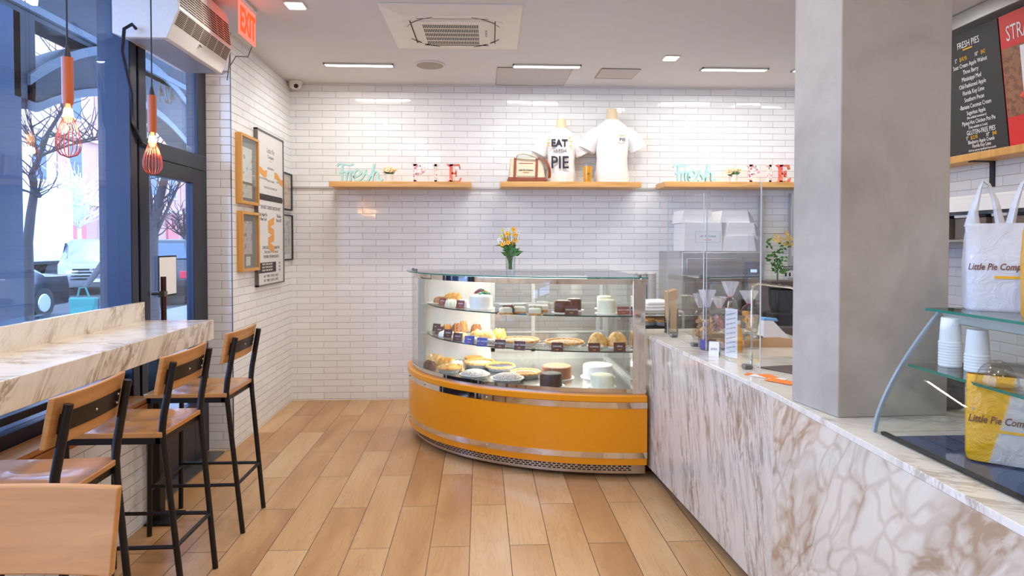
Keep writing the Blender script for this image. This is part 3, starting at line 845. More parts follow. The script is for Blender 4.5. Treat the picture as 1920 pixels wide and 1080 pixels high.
def letter(ch, x, zb, lab, h=.168, Y=5.95):
    t = thing('letter_' + ch.lower(), lab, 'letter', (x, Y, zb))
    mb = MB(); w = h * .13; K = [.018]
    class D_(float):
        pass
    d = .018
    def serif(cx, z, sw, up): 
        mb.prism([(cx - sw, z), (cx + sw, z), (cx + sw, z + .006 * up), (cx + w * .5, z + .02 * up), (cx - w * .5, z + .02 * up), (cx - sw, z + .006 * up)], -d, d, 'y')
    if ch == 'P':
        mb.box(-.045 - w / 2, -.045 + w / 2 + .006, -d, d, 0, h); serif(-.045, 0, .03, 1); serif(-.05, h, .028, -1)
        n_ = 18; o_, i_ = [], []
        for k in range(n_ + 1):
            a = PI / 2 - PI * k / n_
            o_.append((-.038 + .088 * math.cos(a), h * .70 + .050 * math.sin(a))); i_.append((-.038 + .055 * math.cos(a), h * .70 + .034 * math.sin(a)))
        mb.loft([[(p[0], -d, p[1]), (p[0], d, p[1]), (q[0], d, q[1]), (q[0], -d, q[1])] for p, q in zip(o_, i_)])
    if ch == 'I':
        mb.box(-w * .55, w * .55, -d, d, 0, h); serif(0, 0, .034, 1); serif(0, h, .034, -1)
    if ch == 'E':
        mb.box(-.038 - w / 2, -.038 + w / 2 + .008, -d, d, 0, h); serif(-.045, 0, .03, 1); serif(-.045, h, .03, -1)
        mb.box(-.045, .04, -d, d, 0, .016); mb.box(-.045, .036, -d, d, h - .014, h); mb.box(-.03, .012, -d, d, h * .5 - .007, h * .5 + .009)
        mb.prism([(.03, 0), (.05, 0), (.062, .045), (.05, .045)], -d, d, 'y'); mb.prism([(.03, h), (.046, h), (.052, h - .045), (.042, h - .045)], -d, d, 'y'); mb.prism([(.004, h * .5 - .028), (.018, h * .5 - .03), (.018, h * .5 + .028), (.004, h * .5 + .028)], -d, d, 'y')
    # keep overlapping pieces off one common plane
    for i_, q_ in enumerate(mb.v):
        pass
    mb.build('body', {'P': FL_P, 'I': FL_I, 'E': FL_E}[ch], t, smooth=0)
    return t
for ch, u in (('P', 787), ('I', 817), ('E', 853)):
    letter(ch, AY(u, 330, 5.95).x, 2.055, {'P': 'pink flowered letter P', 'I': 'white flowered letter I', 'E': 'coral flowered letter E'}[ch] + ' on the left wall shelf')
for ch, u in (('P', 1413), ('I', 1441), ('E', 1468)):
    letter(ch, AY(u, 330, 5.95).x, 2.066, {'P': 'pink flowered letter P', 'I': 'white flowered letter I', 'E': 'coral flowered letter E'}[ch] + ' on the right wall shelf', Y=5.93)
# flower pots on shelves
M_PET = plain('cream_petal', (246, 226, 186), .6); M_PETP = plain('peach_petal', (244, 190, 150), .6); M_PETY = plain('orange_petal', (248, 176, 30), .55)
M_PETW = plain('white_petal', (244, 242, 240), .6); M_YC = plain('flower_centre', (190, 150, 40), .7); M_LEAF = plain('leaf_green', (70, 120, 50), .5, bumps=.2); M_STEM = plain('stem_green', (96, 130, 60), .5)
M_LIME = plain('lime_bud', (206, 214, 90), .6)
def flower(mb, c, r, n, nrm, m_p, m_c, cup=.3):
    nrm = Vector(nrm).normalized(); a = nrm.orthogonal().normalized(); b = nrm.cross(a); c = Vector(c)
    mb.mat(m_p)
    for k in range(n):
        t0 = 2 * PI * k / n; d = a * math.cos(t0) + b * math.sin(t0); s_ = nrm.cross(d)
        P0 = c; P1 = c + d * r * .55 + s_ * r * .28 + nrm * r * cup * .5; P2 = c + d * r + nrm * r * cup; P3 = c + d * r * .55 - s_ * r * .28 + nrm * r * cup * .5
        P4 = c + d * r * .5 + nrm * r * cup * .25
        dn = nrm * -.002
        mb.add([P0, P1, P2, P3, P4, P0 + dn, P1 + dn, P2 + dn, P3 + dn], [(0, 1, 4), (1, 2, 4), (2, 3, 4), (3, 0, 4), (5, 8, 7, 6), (0, 5, 6, 1), (1, 6, 7, 2), (2, 7, 8, 3), (3, 8, 5, 0)])
    mb.mat(m_c); mb.sphere(c + nrm * r * .1, r * .24, 8, 5)
def leaf(mb, p0, p1, w, nrm=(0, -1, .4)):
    p0 = Vector(p0); p1 = Vector(p1); d = p1 - p0; s_ = d.cross(Vector(nrm)).normalized() * w; n_ = Vector(nrm).normalized() * w * .3
    m_ = p0 + d * .45
    mb.add([p0, m_ + s_ + n_, p1, m_ - s_ + n_, m_ - n_ * .2, m_ - n_ * .6], [(0, 1, 4), (1, 2, 4), (2, 3, 4), (3, 0, 4), (0, 5, 1), (1, 5, 2), (2, 5, 3), (3, 5, 0)])
def potflowers(u, zb, w, lab, seed):
    rnd = random.Random(seed); Y = 5.96; x = AY(u, 330, Y).x
    t = thing('flower_pot', lab, 'flower pot', (x, Y, zb))
    MB().lathe([(.028, 0), (.034, .003), (.040, .075), (.037, .075), (.032, .02), (.001, .018)], n=24).build('pot', M_WHITE, t)
    fl = MB(); st_ = MB()
    for k in range(16):
        a = rnd.uniform(0, 2 * PI); r = rnd.uniform(.2, 1) * w; z = .095 + .035 * (1 - r / w) + rnd.uniform(-.01, .015)
        c = (r * math.cos(a), r * math.sin(a) * .5, z)
        flower(fl, c, rnd.uniform(.022, .03), 6, (c[0] * 6, -.6 + c[1] * 3, .6), rnd.choice((0, 0, 1)), 2)
        st_.tube([(0, 0, .03), (c[0] * .4, c[1] * .4, .07), c], .0015, 5)
        leaf(st_, (0, 0, .06), (c[0] * 1.05, c[1] - .02, z - .018), .012)
    fl.build('flowers', [M_PET, M_PETP, M_YC], t, smooth=30); st_.build('foliage', M_LEAF, t)
potflowers(730, 2.055, .068, 'small white pot of cream flowers on the left wall shelf', 3)
potflowers(1375, 2.066, .085, 'small white pot of cream flowers on the right wall shelf', 5)

# ================================================================== SHIRTS, TOTE, TUMBLER
M_FORM = plain('mannequin_cream', (222, 200, 164), .6, bumps=.05)
def cloth_mat(name, rgb):
    n = N(name); v = n.mapping(n.obj(), scale=(1, 1, .35)); h = n.noise(v, 16, 4, .55, 1.2)
    return n.bsdf(srgb(*rgb), .85, normal=n.bump(h, .55, .02))
M_TEE = cloth_mat('white_jersey', (236, 232, 228))
def shirt(u, zb, s, lab, Y, prints):
    x = AY(u, 300, Y).x
    t = thing('shirt_mannequin', lab, 'mannequin', (x, Y, zb))
    rx = [(0, .150, .075), (.04, .158, .080), (.12, .142, .08), (.22, .135, .082), (.32, .150, .09), (.39, .162, .092), (.44, .164, .085), (.475, .155, .075), (.505, .132, .065), (.530, .10, .056), (.550, .07, .05), (.560, .055, .046)]
    def ring(z, a, b, zz=None, wob=0):
        return [Vector((a * s * math.copysign(abs(math.cos(q)) ** .9, math.cos(q)), b * s * math.copysign(abs(math.sin(q)) ** .9, math.sin(q)), (z + (.012 * math.sin(q * 5) if wob else 0)) * s)) for q in [2 * PI * k / 36 for k in range(36)]]
    rings = []
    for i, (z, a, b) in enumerate(rx):
        r_ = ring(z, a, b)
        if z < .3:
            for k, p_ in enumerate(r_):
                f = 1 + .035 * math.sin(k * 2 * PI / 36 * 7 + z * 9) * (1 - z / .3)
                p_.x *= f; p_.y *= f
        rings.append(r_)
    MB().loft(rings, cap=False).build('shirt', M_TEE, t, smooth=80)
    sh = t.children[0]
    for sgn in (-1, 1):
        mb = MB(); rr = []
        path = [(.095, .460, .045, .05), (.125, .443, .066, .062), (.165, .410, .078, .066), (.205, .355, .080, .064), (.238, .295, .083, .062)]
        for j, (px_, pz, ra, rb) in enumerate(path):
            d = Vector((.45, 0, -.89)) if j > 1 else Vector((.75, 0, -.66)); d.normalize(); up_ = Vector((-d.z, 0, d.x))
            rr.append([Vector((sgn * (px_ + up_.x * ra * math.cos(q)) * s, rb * s * math.sin(q), (pz + up_.z * ra * math.cos(q)) * s)) for q in [2 * PI * k / 20 for k in range(20)]])
        mb.loft(rr, cap=False)
        # inner sleeve
        mb.loft([rr[-1], [Vector((p_.x * .93, p_.y * .9, p_.z + .01 * s)) for p_ in rr[-1]], [Vector((p_.x * .9, p_.y * .8, p_.z + .02 * s)) for p_ in rr[3]]], cap=True)
        mb.build('sleeve', M_TEE, t, smooth=80)
    MB().lathe([(.050 * s, .50 * s), (.05 * s, .56 * s), (.049 * s, .63 * s), (.044 * s, .655 * s), (.001, .658 * s)], n=28, sy=.85).build('neck', M_FORM, t)
    mb = MB(); mb.tube([(.058 * s * math.cos(q), .048 * s * math.sin(q), (.562 + .006 * math.sin(q)) * s) for q in [2 * PI * k / 30 for k in range(30)]], .005 * s, 6, closed=True); mb.build('collar', M_TEE, t)
    for (txt, dx, z, size, m_, sx, b, out) in prints:
        text(txt, 'lettering', m_, t, (dx * s, -.093 * s - .002, z * s), (1, 0, 0), (0, 0, 1), size * s, .0015, sx=sx, bold=b, world=False)
    return t
M_NAVY = plain('navy_ink', (44, 40, 54), .7)
t1 = shirt(1052, 2.06, .92, 'white shirt on a mannequin printed with a large slogan', 6.03,
      [('EAT', -.03, .365, .10, M_NAVY, .95, .003, 0), ('FRESH', -.025, .305, .05, M_INKG, 1.0, 0, 0), ('PIE', -.025, .145, .175, M_NAVY, .85, .002, 0), ('Little Pie Company', -.03, .455, .018, M_INKG, 1, 0, 0)])
mb = MB()
for (dx, z, a) in ((-.135, .43, 25), (-.14, .40, 0), (-.135, .37, -25), (.075, .45, 60), (.09, .415, 10), (.085, .37, -30)):
    mb.xbox(Matrix.Translation((dx * .92, -.087, z * .92)) @ Matrix.Rotation(R(-a), 4, 'Y'), .024, .004, .009)
mb.build('yellow_rays', M_INKY, t1)
t2 = shirt(1147, 2.06, 1.06, 'taller white shirt on a mannequin with a small chest pocket print', 6.0,
      [('EAT', .075, .40, .022, M_INKY, 1.2, 0, 0), ('PIE', .075, .36, .04, M_NAVY, 1.1, 0, 0)])
mb = MB(); z0, z1, x0, x1 = .36, .45, .03, .105
mb.prism([(x0, z1), (x1, z1), (x1, z0 + .02), ((x0 + x1) / 2, z0), (x0, z0 + .02)], -.0995, -.090, 'y'); mb.build('pocket', M_TEE, t2)
# tote bag
M_CANV = plain('natural_canvas', (226, 208, 178), .85, bumps=.3, bscale=200); M_LEATH = plain('brown_leather', (140, 70, 44), .5, bumps=.15)
tb = thing('tote_bag', 'cream canvas tote bag with brown leather straps on the middle shelf', 'bag', (AY(987, 330, 5.94).x, 5.945, 2.06))
def trap(mb, w0, w1, d0, d1, z0, z1):
    mb.loft([[(-w0, -d0, z0), (w0, -d0, z0), (w0, d0, z0), (-w0, d0, z0)], [(-w1, -d1, z1), (w1, -d1, z1), (w1, d1, z1), (-w1, d1, z1)]])
mb = MB(); trap(mb, .168, .145, .085, .045, .03, .225); mb.build('body', M_CANV, tb, bevel=.01)
mb = MB(); trap(mb, .182, .172, .092, .086, 0, .042); mb.build('base', M_LEATH, tb, bevel=.008)
for dx in (-.115, .085):
    mb = MB(); mb.loft([[(dx - .011, -.091, .03), (dx + .011, -.091, .03), (dx + .011, -.087, .03), (dx - .011, -.087, .03)], [(dx - .011 + .01, -.054, .222), (dx + .011 + .01, -.054, .222), (dx + .011 + .01, -.048, .222), (dx - .011 + .01, -.048, .222)]]); mb.build('strap', M_LEATH, tb)
mb = MB(); mb.tube([(-.105, -.055, .215), (-.085, -.07, .245), (-.03, -.085, .255), (.04, -.08, .24), (.085, -.07, .225), (.095, -.055, .215)], .008, 8); mb.build('handle', M_CANV, tb)
mb = MB(); rings = []
for k in range(13):
    a = k / 12; q = Vector((.10 + .11 * math.sin(a * PI * .55), -.03 - .05 * math.sin(a * PI), .225 - .19 * a ** 1.6))
    rings.append([q + Vector((-.012, -.012, 0)), q + Vector((.016, .010, .006)), q + Vector((.016, .014, .006)), q + Vector((-.012, -.008, 0))])
mb.loft(rings); mb.build('shoulder_strap', M_LEATH, tb, smooth=50)
mb = MB(); mb.tube([(-.075, -.063, .168), (.06, -.063, .168)], .004, 6); mb.build('pocket_trim', M_LEATH, tb)
mb = MB(); mb.loft([[(-.092, -.086, .05), (.072, -.086, .05), (.072, -.083, .05), (-.092, -.083, .05)], [(-.092, -.064, .165), (.072, -.064, .165), (.072, -.060, .165), (-.092, -.060, .165)]]); mb.build('front_pocket', M_CANV, tb)
text('Little Pie Company', 'lettering', M_INKD, tb, (-.01, -.0795, .10), (1, 0, 0), (0, .17, 1), .022, .0015, shear=.3, sx=.8, world=False)
mb = MB(); mb.box(-.035, .02, -.0845, -.080, .083, .088); mb.build('underline', M_INKY, tb)
# tumbler
tu = thing('tumbler', 'yellow tumbler with a clear rim between the two shirts', 'tumbler', (AY(1102, 330, 5.9).x, 5.905, 2.06))
MB().lathe([(.034, 0), (.036, .004), (.042, .145), (.001, .146)], n=32).build('cup', M_YELT, tu)
MB().lathe([(.0365, 0), (.045, .15), (.046, .175), (.042, .178), (.001, .18)], n=32).build('clear_sleeve', M_ACRYL, tu)
text('pie', 'lettering', M_INKD, tu, (0, -.042, .07), (1, 0, 0), (0, 0, 1), .02, .001, world=False)

# ================================================================== CURVED PASTRY CASE
CX, CY, CA, CB = 1.042, 5.17, 1.615, 1.228
def ell(d, n=48, ex=0, a0=0.0, a1=1.0):
    out = []
    for k in range(n + 1):
        t = (a0 + (a1 - a0) * k / n) * PI / 2
        out.append((CX - (CA - d) * math.cos(t), CY - (CB - d) * math.sin(t)))
    return out
YBK = 5.24
case = thing('pastry_case', 'curved glass pastry display case with a bright orange base', 'display case', (.3, 4.8, 0))
def plan(d, yb=YBK): return [(CX - (CA - d), yb - d)] + ell(d) + [(CX - d * .2, yb - d)]
def slab(name, d, z0, z1, mat, bevel=0, **k): return MB().prism(plan(d), z0, z1).build(name, mat, case, world=True, bevel=bevel, smooth=30)
slab('plinth', .05, .033, .105, M_STEEL)
mb = MB(); E0 = ell(.0490, 400); n_ = 0
acc = 0; last = 0
for row in range(3):
    z = .080 - row * .0125; s_ = 0; off = .016 if row % 2 else 0; nxt = .05 + off
    for i in range(1, len(E0)):
        a, b = Vector((*E0[i - 1], 0)), Vector((*E0[i], 0)); s_ += (b - a).length
        if s_ >= nxt and E0[i][0] < .95:
            d = (b - a).normalized(); ang = math.atan2(d.y, d.x)
            mb.xbox(Matrix.Translation((b.x, b.y, z)) @ Matrix.Rotation(ang, 4, 'Z'), .021, .0016, .0065)
            nxt += .032
mb.build('vent_slots', M_DK, case, world=True, smooth=0)
slab('lower_band', 0, .103, .146, M_ORANGE, .003)
slab('lower_chrome_strip', -.004, .146, .183, M_CHROME)
slab('front_panel', 0, .183, .461, M_ORANGE)
slab('upper_chrome_strip', -.004, .461, .499, M_CHROME)
slab('top_rim', -.008, .499, .543, M_ORANGE, .006)
mb = MB()
for z in (.165, .48):
    for k in (.13, .30, .58, .90):
        p_ = ell(-.006, 200)[int(k * 200)]; mb.cyl((p_[0], p_[1] + .004, z), (p_[0] - .002, p_[1] - .003, z), .006, .005, 10)
mb.build('screw', M_CHROME, case, world=True)
slab('deck', .03, .543, .556, M_STEEL)
mb = MB(); mb.band(ell(.026), ell(.034), .556, .578); mb.build('glass_channel', M_CHROME, case, world=True)
mb = MB(); mb.band(ell(.028), ell(.033), .578, 1.238); mb.build('curved_glass', M_GLASS, case, world=True)
mb = MB(); mb.band(ell(.022), ell(.050), 1.237, 1.272); mb.build('top_rail', M_CHROME, case, world=True)
mb = MB(); mb.prism(plan(-.012), 1.276, 1.284); mb.build('top_glass', M_GLASS, case, world=True)
mb = MB(); mb.band(ell(-.0128), ell(-.0118), 1.276, 1.284); mb.build('top_glass_edge', M_GEDGE, case, world=True)
MB().box(.955, 1.035, 3.965, 4.03, .543, 1.274).build('corner_post', M_CHROME, case, world=True, bevel=.003)
MB().box(1.026, 1.032, 4.03, 5.16, .556, 1.26).build('side_glass', M_GLASS, case, world=True, smooth=0)
mb = MB(); mb.box(1.0, 1.035, 5.14, 5.2, .543, 1.274); mb.box(1.0, 1.035, 4.03, 5.14, 1.245, 1.274); mb.box(1.0, 1.035, 4.03, 5.14, .543, .575)
mb.build('side_frame', M_ALU, case, world=True)
MB().box(-.50, -.44, 5.13, 5.20, .543, 1.274).build('rear_post', M_ALU, case, world=True, bevel=.004)
MB().box(-.44, .085, 5.17, 5.19, .556, 1.25).build('rear_panel', M_WHITE, case, world=True)
mb = MB(); mb.box(.085, 1.0, 5.17, 5.20, .556, .62); mb.box(.085, 1.0, 5.17, 5.20, 1.235, 1.274)
mb.box(-.5, .085, 5.16, 5.21, 1.25, 1.274)
mb.build('rear_rail', M_ALU, case, world=True)
for (x0, x1, y) in ((.085, .44, 5.165), (.41, .97, 5.185)):
    mb = MB(); mb.box(x0, x0 + .03, y - .008, y + .008, .62, 1.235); mb.box(x1 - .03, x1, y - .008, y + .008, .62, 1.235); mb.box(x0, x1, y - .008, y + .008, .62, .65); mb.box(x0, x1, y - .008, y + .008, 1.20, 1.235)
    dd = mb.build('sliding_door', M_ALU, case, world=True)
    o = MB().box(x0 + .03, x1 - .03, y - .002, y + .002, .65, 1.20).build('pane', glass('rear_pane', (.92, .93, .92), 2.0), dd, smooth=0)
    o.data.transform(Matrix.Translation((-.3, -4.8, 0)))
def case_shelf(z, dd, lab):
    C_ = (1.0, 5.13); a, b = 1.42 - dd, 1.07 - dd
    E_ = [(C_[0] - a * math.cos(t * PI / 96), C_[1] - b * math.sin(t * PI / 96)) for t in range(49)]
    MB().prism(E_, z - .008, z).build('glass_shelf', M_GLASS, case, world=True)
    mb = MB(); mb.band(E_, [(x + .001, y + .0012) for x, y in E_], z - .008, z + .0002); case_e = mb.build('shelf_edge', plain('dark_glass_edge', (50, 84, 78), .15), case, world=True)
    mb = MB(); mb.box(-.47, -.40, 5.02, 5.13, z - .02, z - .008); mb.box(-.47, 1.0, 5.10, 5.13, z - .02, z - .0085); mb.build('shelf_bracket', M_ALU, case, world=True)
case_shelf(1.03, 0, ''); case_shelf(.80, 0, '')
for x, y in ((-.535, 5.12), (-.50, 5.0), (1.0, 3.98)):
    MB().lathe([(.011, 1.284), (.011, 1.296), (.001, 1.298)], (x, y, 0), 14).build('glass_clamp', M_GREYM, case, world=True)
MB().cyl((-.25, 5.08, 1.225), (.85, 5.08, 1.225), .013, n=12).build('light_tube', M_EMTUBE, case, world=True)
MB().box(-.28, .88, 5.06, 5.10, 1.238, 1.25).build('light_housing', M_ALU, case, world=True)
for x, y in ((.90, 4.12), (.98, 4.10), (0, 4.55), (-.3, 4.9), (.95, 5.1)):
    MB().cyl((x, y, 0), (x, y, .034), .02, n=12).build('foot', M_GREYM, case, world=True)
area('case_lamp', (.45, 4.72, 1.225), .9, .05, 7, (1, .99, .92))
area('case_lamp', (.4, 4.6, 1.015), .9, .04, 3.5, (1, .99, .92))
area('case_lamp', (.4, 4.6, .785), .9, .04, 3.5, (1, .99, .92))
# vase on the case
vs = thing('flower_vase', 'clear glass of orange and white flowers on the pastry case', 'vase', (AZ(957, 514, 1.284).x, 4.37, 1.2842))
MB().lathe([(.030, 0), (.031, .03), (.036, .125), (.038, .16), (.035, .16), (.033, .125), (.028, .035), (.001, .03)], n=28).build('glass', M_CELLO if 0 else M_ACRYL, vs)
rnd = random.Random(11); fl = MB(); fo = MB()
pos = [(-.062, .262, 2), (-.045, .29, 1), (-.02, .305, 1), (-.025, .275, 0), (.022, .305, 0), (.03, .27, 0), (.05, .285, 1), (.046, .262, 1), (0, .255, 1), (-.035, .24, 0), (-.055, .205, 0), (.012, .232, 1), (.03, .23, 0), (-.018, .215, 0), (.008, .21, 0), (-.08, .235, 1), (-.005, .275, 2), (-.055, .30, 2), (-.07, .225, 1)]
for (x, z, m_) in pos:
    y = rnd.uniform(-.035, .03)
    flower(fl, (x, y, z), .017 + (.004 if m_ == 0 else 0), 7 if m_ == 0 else 5, (x * 5, -1, .5), m_, 3, .25)
    fo.tube([(rnd.uniform(-.012, .012), 0, .035), (x * .3, y * .3, .15), (x, y + .004, z)], .0018, 5)
for k in range(26):
    a = rnd.uniform(-1.3, 1.3); L_ = rnd.uniform(.05, .085); z0 = rnd.uniform(.12, .19)
    p0 = Vector((rnd.uniform(-.02, .02), rnd.uniform(-.02, .01), z0)); leaf(fo, p0, p0 + Vector((math.sin(a) * L_, rnd.uniform(-.03, .0), math.cos(a) * L_ * .55)), .016)
for k in range(8):
    leaf(fo, (rnd.uniform(-.02, .02), rnd.uniform(-.02, .0), .15), (rnd.uniform(-.018, .018), rnd.uniform(-.02, 0), rnd.uniform(.08, .10)), .012)
leaf(fo, (-.03, -.01, .20), (-.115, -.02, .195), .006)
fl.build('blossoms', [M_PETY, M_PETW, M_LIME, M_YC], vs, smooth=30); fo.build('stems_and_leaves', M_LEAF, vs, smooth=0)

# ---------------------------------------------------------------- baked goods
def food(name, c1, c2, rough=.6, scale=60, bump=.6, spots=None):
    n = N(name); v = n.obj(); a = n.noise(v, scale, 5, .65)
    c = n.ramp(a, [(.32, srgb(*c1)), (.66, srgb(*c2))])
    if spots: c = n.mix(n.rng(n.vor(v, spots[1]), spots[2], spots[2] + .08, 1, 0), c, srgb(*spots[0]))
    return n.bsdf(c, rough, normal=n.bump(a, bump, .006))
F_CRUST = food('golden_crust', (196, 120, 50), (240, 190, 112)); F_CHOC = food('chocolate_icing', (84, 44, 30), (112, 64, 46), .45, 30, .3)
F_DARK = food('dark_chocolate', (52, 30, 24), (78, 48, 40), .5, 30, .3); F_TAN = food('mocha_icing', (150, 92, 60), (176, 112, 78), .5, 30, .3)
F_CREAM = food('cream_icing', (238, 230, 196), (248, 243, 220), .5, 26, .5); F_WHITE = food('white_icing', (244, 242, 236), (252, 250, 246), .5, 26, .25)
F_BERRY = food('berry_crumb', (176, 112, 72), (240, 206, 160), .7, 90, 1.0, ((100, 30, 50), 60, .24)); F_BLUE = food('blueberry_top', (44, 44, 56), (96, 98, 112), .4, 70, 1.0, ((170, 172, 184), 80, .12))
F_CUST = food('custard', (238, 222, 150), (250, 240, 190), .4, 20, .2); F_SUGAR = food('sugar_topping', (150, 120, 110), (244, 238, 236), .7, 110, 1.0, ((120, 76, 60), 75, .2))
F_CHOCT = food('chocolate_tart', (130, 76, 50), (160, 100, 70), .3, 20, .15); F_FOIL = food('foil_tin', (170, 172, 174), (222, 224, 226), .25, 90, .6); F_MUFF = food('muffin_top', (150, 88, 52), (206, 142, 92), .7, 60, .9)
F_GOLD = food('golden_loaf', (206, 132, 54), (248, 206, 130), .55, 40, .7, ((252, 240, 220), 24, .25)); F_APRI = food('orange_pastry', (214, 130, 50), (244, 186, 100), .45, 34, .8)
F_BOARD = M_WPAPER
def dome_h(mb, r, z0, h, c=(0, 0, 0), n=28, flat=.0, sx=1, sy=1, wob=None):
    prof = [(r * math.cos(t), z0 + h * math.sin(t)) for t in [PI / 2 * k / 7 for k in range(7)]] + [(.001, z0 + h)]
    mb.lathe(prof, c, n, sx, sy, wob)
def cake(u, v, z, r, h, mat, lab, board=True, group=None, top=None, cat='cake', far=None):
    p_ = AZ(u, v, z); Y = p_.y + r + .012; x = p_.x * Y / p_.y if 0 else AY(u, v, Y).x
    if far: Y = far; x = AY(u, v, Y).x
    t = thing('layer_cake', lab, cat, (x, Y, z), group=group)
    zb = 0
    if board: MB().lathe([(r + .018, 0), (r + .018, .004), (.001, .004)], n=36).build('board', F_BOARD, t); zb = .004
    MB().lathe([(r, zb), (r * 1.005, zb + .01), (r, zb + h - .012), (r - .004, zb + h - .003), (r - .014, zb + h), (r * .5, zb + h - .002), (.001, zb + h - .001)], n=40, wob=lambda a, zz: 1 + .006 * math.sin(a * 9 + zz * 80)).build('icing', mat, t, smooth=60)
    if top: top(t, zb + h)
    return t
def pie(u, v, z, r, mat, lab, crust=F_CRUST, tin=True, h=.03, dome=.014, group=None, rim=True, name='pie'):
    p_ = AZ(u, v, z); Y = p_.y + r + .004; x = AY(u, v, Y).x
    t = thing(name, lab, 'pie', (x, Y, z), group=group)
    if tin: MB().lathe([(r * .78, 0), (r * .98, h * .95), (r * 1.03, h), (r * 1.0, h * 1.02), (.001, h * .9)], n=40, wob=lambda a, zz: 1 + .012 * math.sin(a * 22)).build('tin', F_FOIL, t)
    if rim: mb = MB(); mb.tube([(r * .93 * math.cos(q), r * .93 * math.sin(q), h + .004 + .002 * math.sin(q * 18)) for q in [2 * PI * k / 60 for k in range(60)]], .009, 8, closed=True); mb.build('crust', crust, t)
    mb = MB(); dome_h(mb, r * .9, h * .9, dome, n=40, wob=lambda a, zz: 1 + .01 * math.sin(a * 11)); mb.build('filling', mat, t, smooth=70)
    return t
def balls(t, z):
    rnd = random.Random(4); cols = [(40, 130, 150), (30, 90, 190), (240, 200, 20), (90, 200, 150), (230, 120, 40), (210, 70, 130), (60, 180, 100), (80, 190, 220)]
    for k in range(22):
        a = rnd.uniform(0, 2 * PI); q = rnd.uniform(0, .060); i = k % len(cols)
        mb = MB(); flower(mb, (q * math.cos(a), q * math.sin(a), z + .006 + .030 * (1 - q / .065)), .023, 6, (math.cos(a) * .4, -.3, 1), 0, 0, .5)
        mb.build('icing_flower', plain('icing_col_%d' % i, cols[i], .5), t, smooth=0)
Z1, Z2, Z3 = 1.0305, .8005, .5565
cake(902, 581, Z1, .082, .088, F_WHITE, 'white cake topped with blue, green and yellow icing flowers', top=balls)
cake(1055, 588, Z1, .058, .078, F_CHOC, 'small chocolate cake in front of another on the top case shelf')
cake(1076, 583, Z1, .052, .078, F_CHOC, 'small chocolate cake at the back on the top case shelf', far=4.42)
cake(1137, 590, Z1, .060, .090, F_CREAM, 'small cream cake in front on the top case shelf')
cake(1134, 580, Z1, .055, .088, F_CREAM, 'small cream cake standing behind another on the top case shelf', far=4.50)
cake(1044, 719, Z3, .104, .082, F_TAN, 'wide light brown cake on the case deck', far=4.44)
cake(1033, 729, Z3, .074, .082, F_DARK, 'small dark chocolate cake at the front of the case deck')
cake(1121, 721, Z3, .104, .088, F_WHITE, 'wide white cake on the case deck', far=4.44)
cake(1129, 731, Z3, .076, .078, F_CREAM, 'smaller cream cake in front of the wide white one')
# pies on the deck
pie(985, 713, Z3, .108, F_CHOCT, 'smooth chocolate tart in a pale crust on the case deck', dome=.004)
pie(951, 723, Z3, .112, F_SUGAR, 'crumb topped pie in foil, nearest the orange rim', dome=.032, rim=False)
pie(890, 715, Z3, .105, F_SUGAR, 'sugar dusted pie in foil, left of the nearest crumb pie', dome=.034, rim=False)
pie(938, 700, Z3, .110, F_BLUE, 'dark blueberry pie in foil in the middle of the deck', dome=.012)
pie(899, 693, Z3, .120, F_CUST, 'pale custard pie towards the back of the deck', dome=.006)
pie(842, 702, Z3, .088, F_GOLD, 'high golden apple pie in foil near the left bend', dome=.035)
pie(888, 682, Z3, .07, F_APRI, 'small apricot pie at the far back of the deck', dome=.02)
pie(985, 731, Z3, .03, F_SUGAR, 'small sugar tart by the dark cake', dome=.01) if 0 else None
# middle shelf pies
pie(975, 653, Z2, .135, F_BERRY, 'wide berry crumb pie on the middle case shelf', dome=.018)
pie(1058, 657, Z2, .135, F_BERRY, 'wide nut crumb pie right of the berry one', dome=.016)
def domed(u, v, z, r, mat, lab, h=1.0):
    p_ = AZ(u, v, z); Y = p_.y + r + .01; t = thing('domed_pastry', lab, 'pastry', (AY(u, v, Y).x, Y, z))
    MB().lathe([(r * .95, 0), (r * 1.1, .012), (r, .014)], n=30).build('case', F_FOIL, t)
    mb = MB(); dome_h(mb, r, .012, r * 1.35 * h, n=30, wob=lambda a, zz: 1 + .03 * math.sin(a * 5 + zz * 60)); mb.build('loaf', mat, t, smooth=70)
domed(1121, 655, Z2, .068, F_GOLD, 'sugared golden dome pastry left of its twin on the middle shelf')
domed(1157, 655, Z2, .070, F_GOLD, 'sugared golden dome pastry at the right end of the middle shelf')
def loaf(u, v, z, L_, w, h, mat, lab, rz=0, name='loaf_pastry', Y=None, seg=0):
    p_ = AZ(u, v, z); Y = Y or p_.y + w; t = thing(name, lab, 'pastry', (AY(u, v, Y).x, Y, z), R(rz))
    rings = []
    for k in range(11):
        f = k / 10 * 2 - 1; s_ = max(.15, (1 - abs(f) ** 4) ** .5); s_ *= 1 + (.10 * math.sin(k * 2.6) if seg else .04 * math.sin(k * 2))
        rings.append([Vector((f * L_ / 2, w / 2 * s_ * math.cos(q), max(0, h * s_ * (math.sin(q) if math.sin(q) > 0 else 0) ** .8))) for q in [2 * PI * j / 16 for j in range(16)]])
    MB().loft(rings).build('crumb', mat, t, smooth=70)
    return t
loaf(827, 552, Z1, .13, .07, .05, F_MUFF, 'dark nut loaf on the tray at the far left of the top shelf', -20, Y=5.0)
loaf(850, 548, Z1, .16, .07, .085, F_APRI, 'orange sliced loaf behind the cream pastries on the top shelf', -15, Y=4.95, seg=1)
loaf(846, 570, Z1, .10, .08, .055, F_CREAM, 'cream topped pastry over the left price card on the top shelf', 5, seg=1, Y=4.72)
loaf(868, 571, Z1, .10, .08, .058, F_WHITE, 'white cream pastry left of the decorated cake', 0, seg=1, Y=4.66)
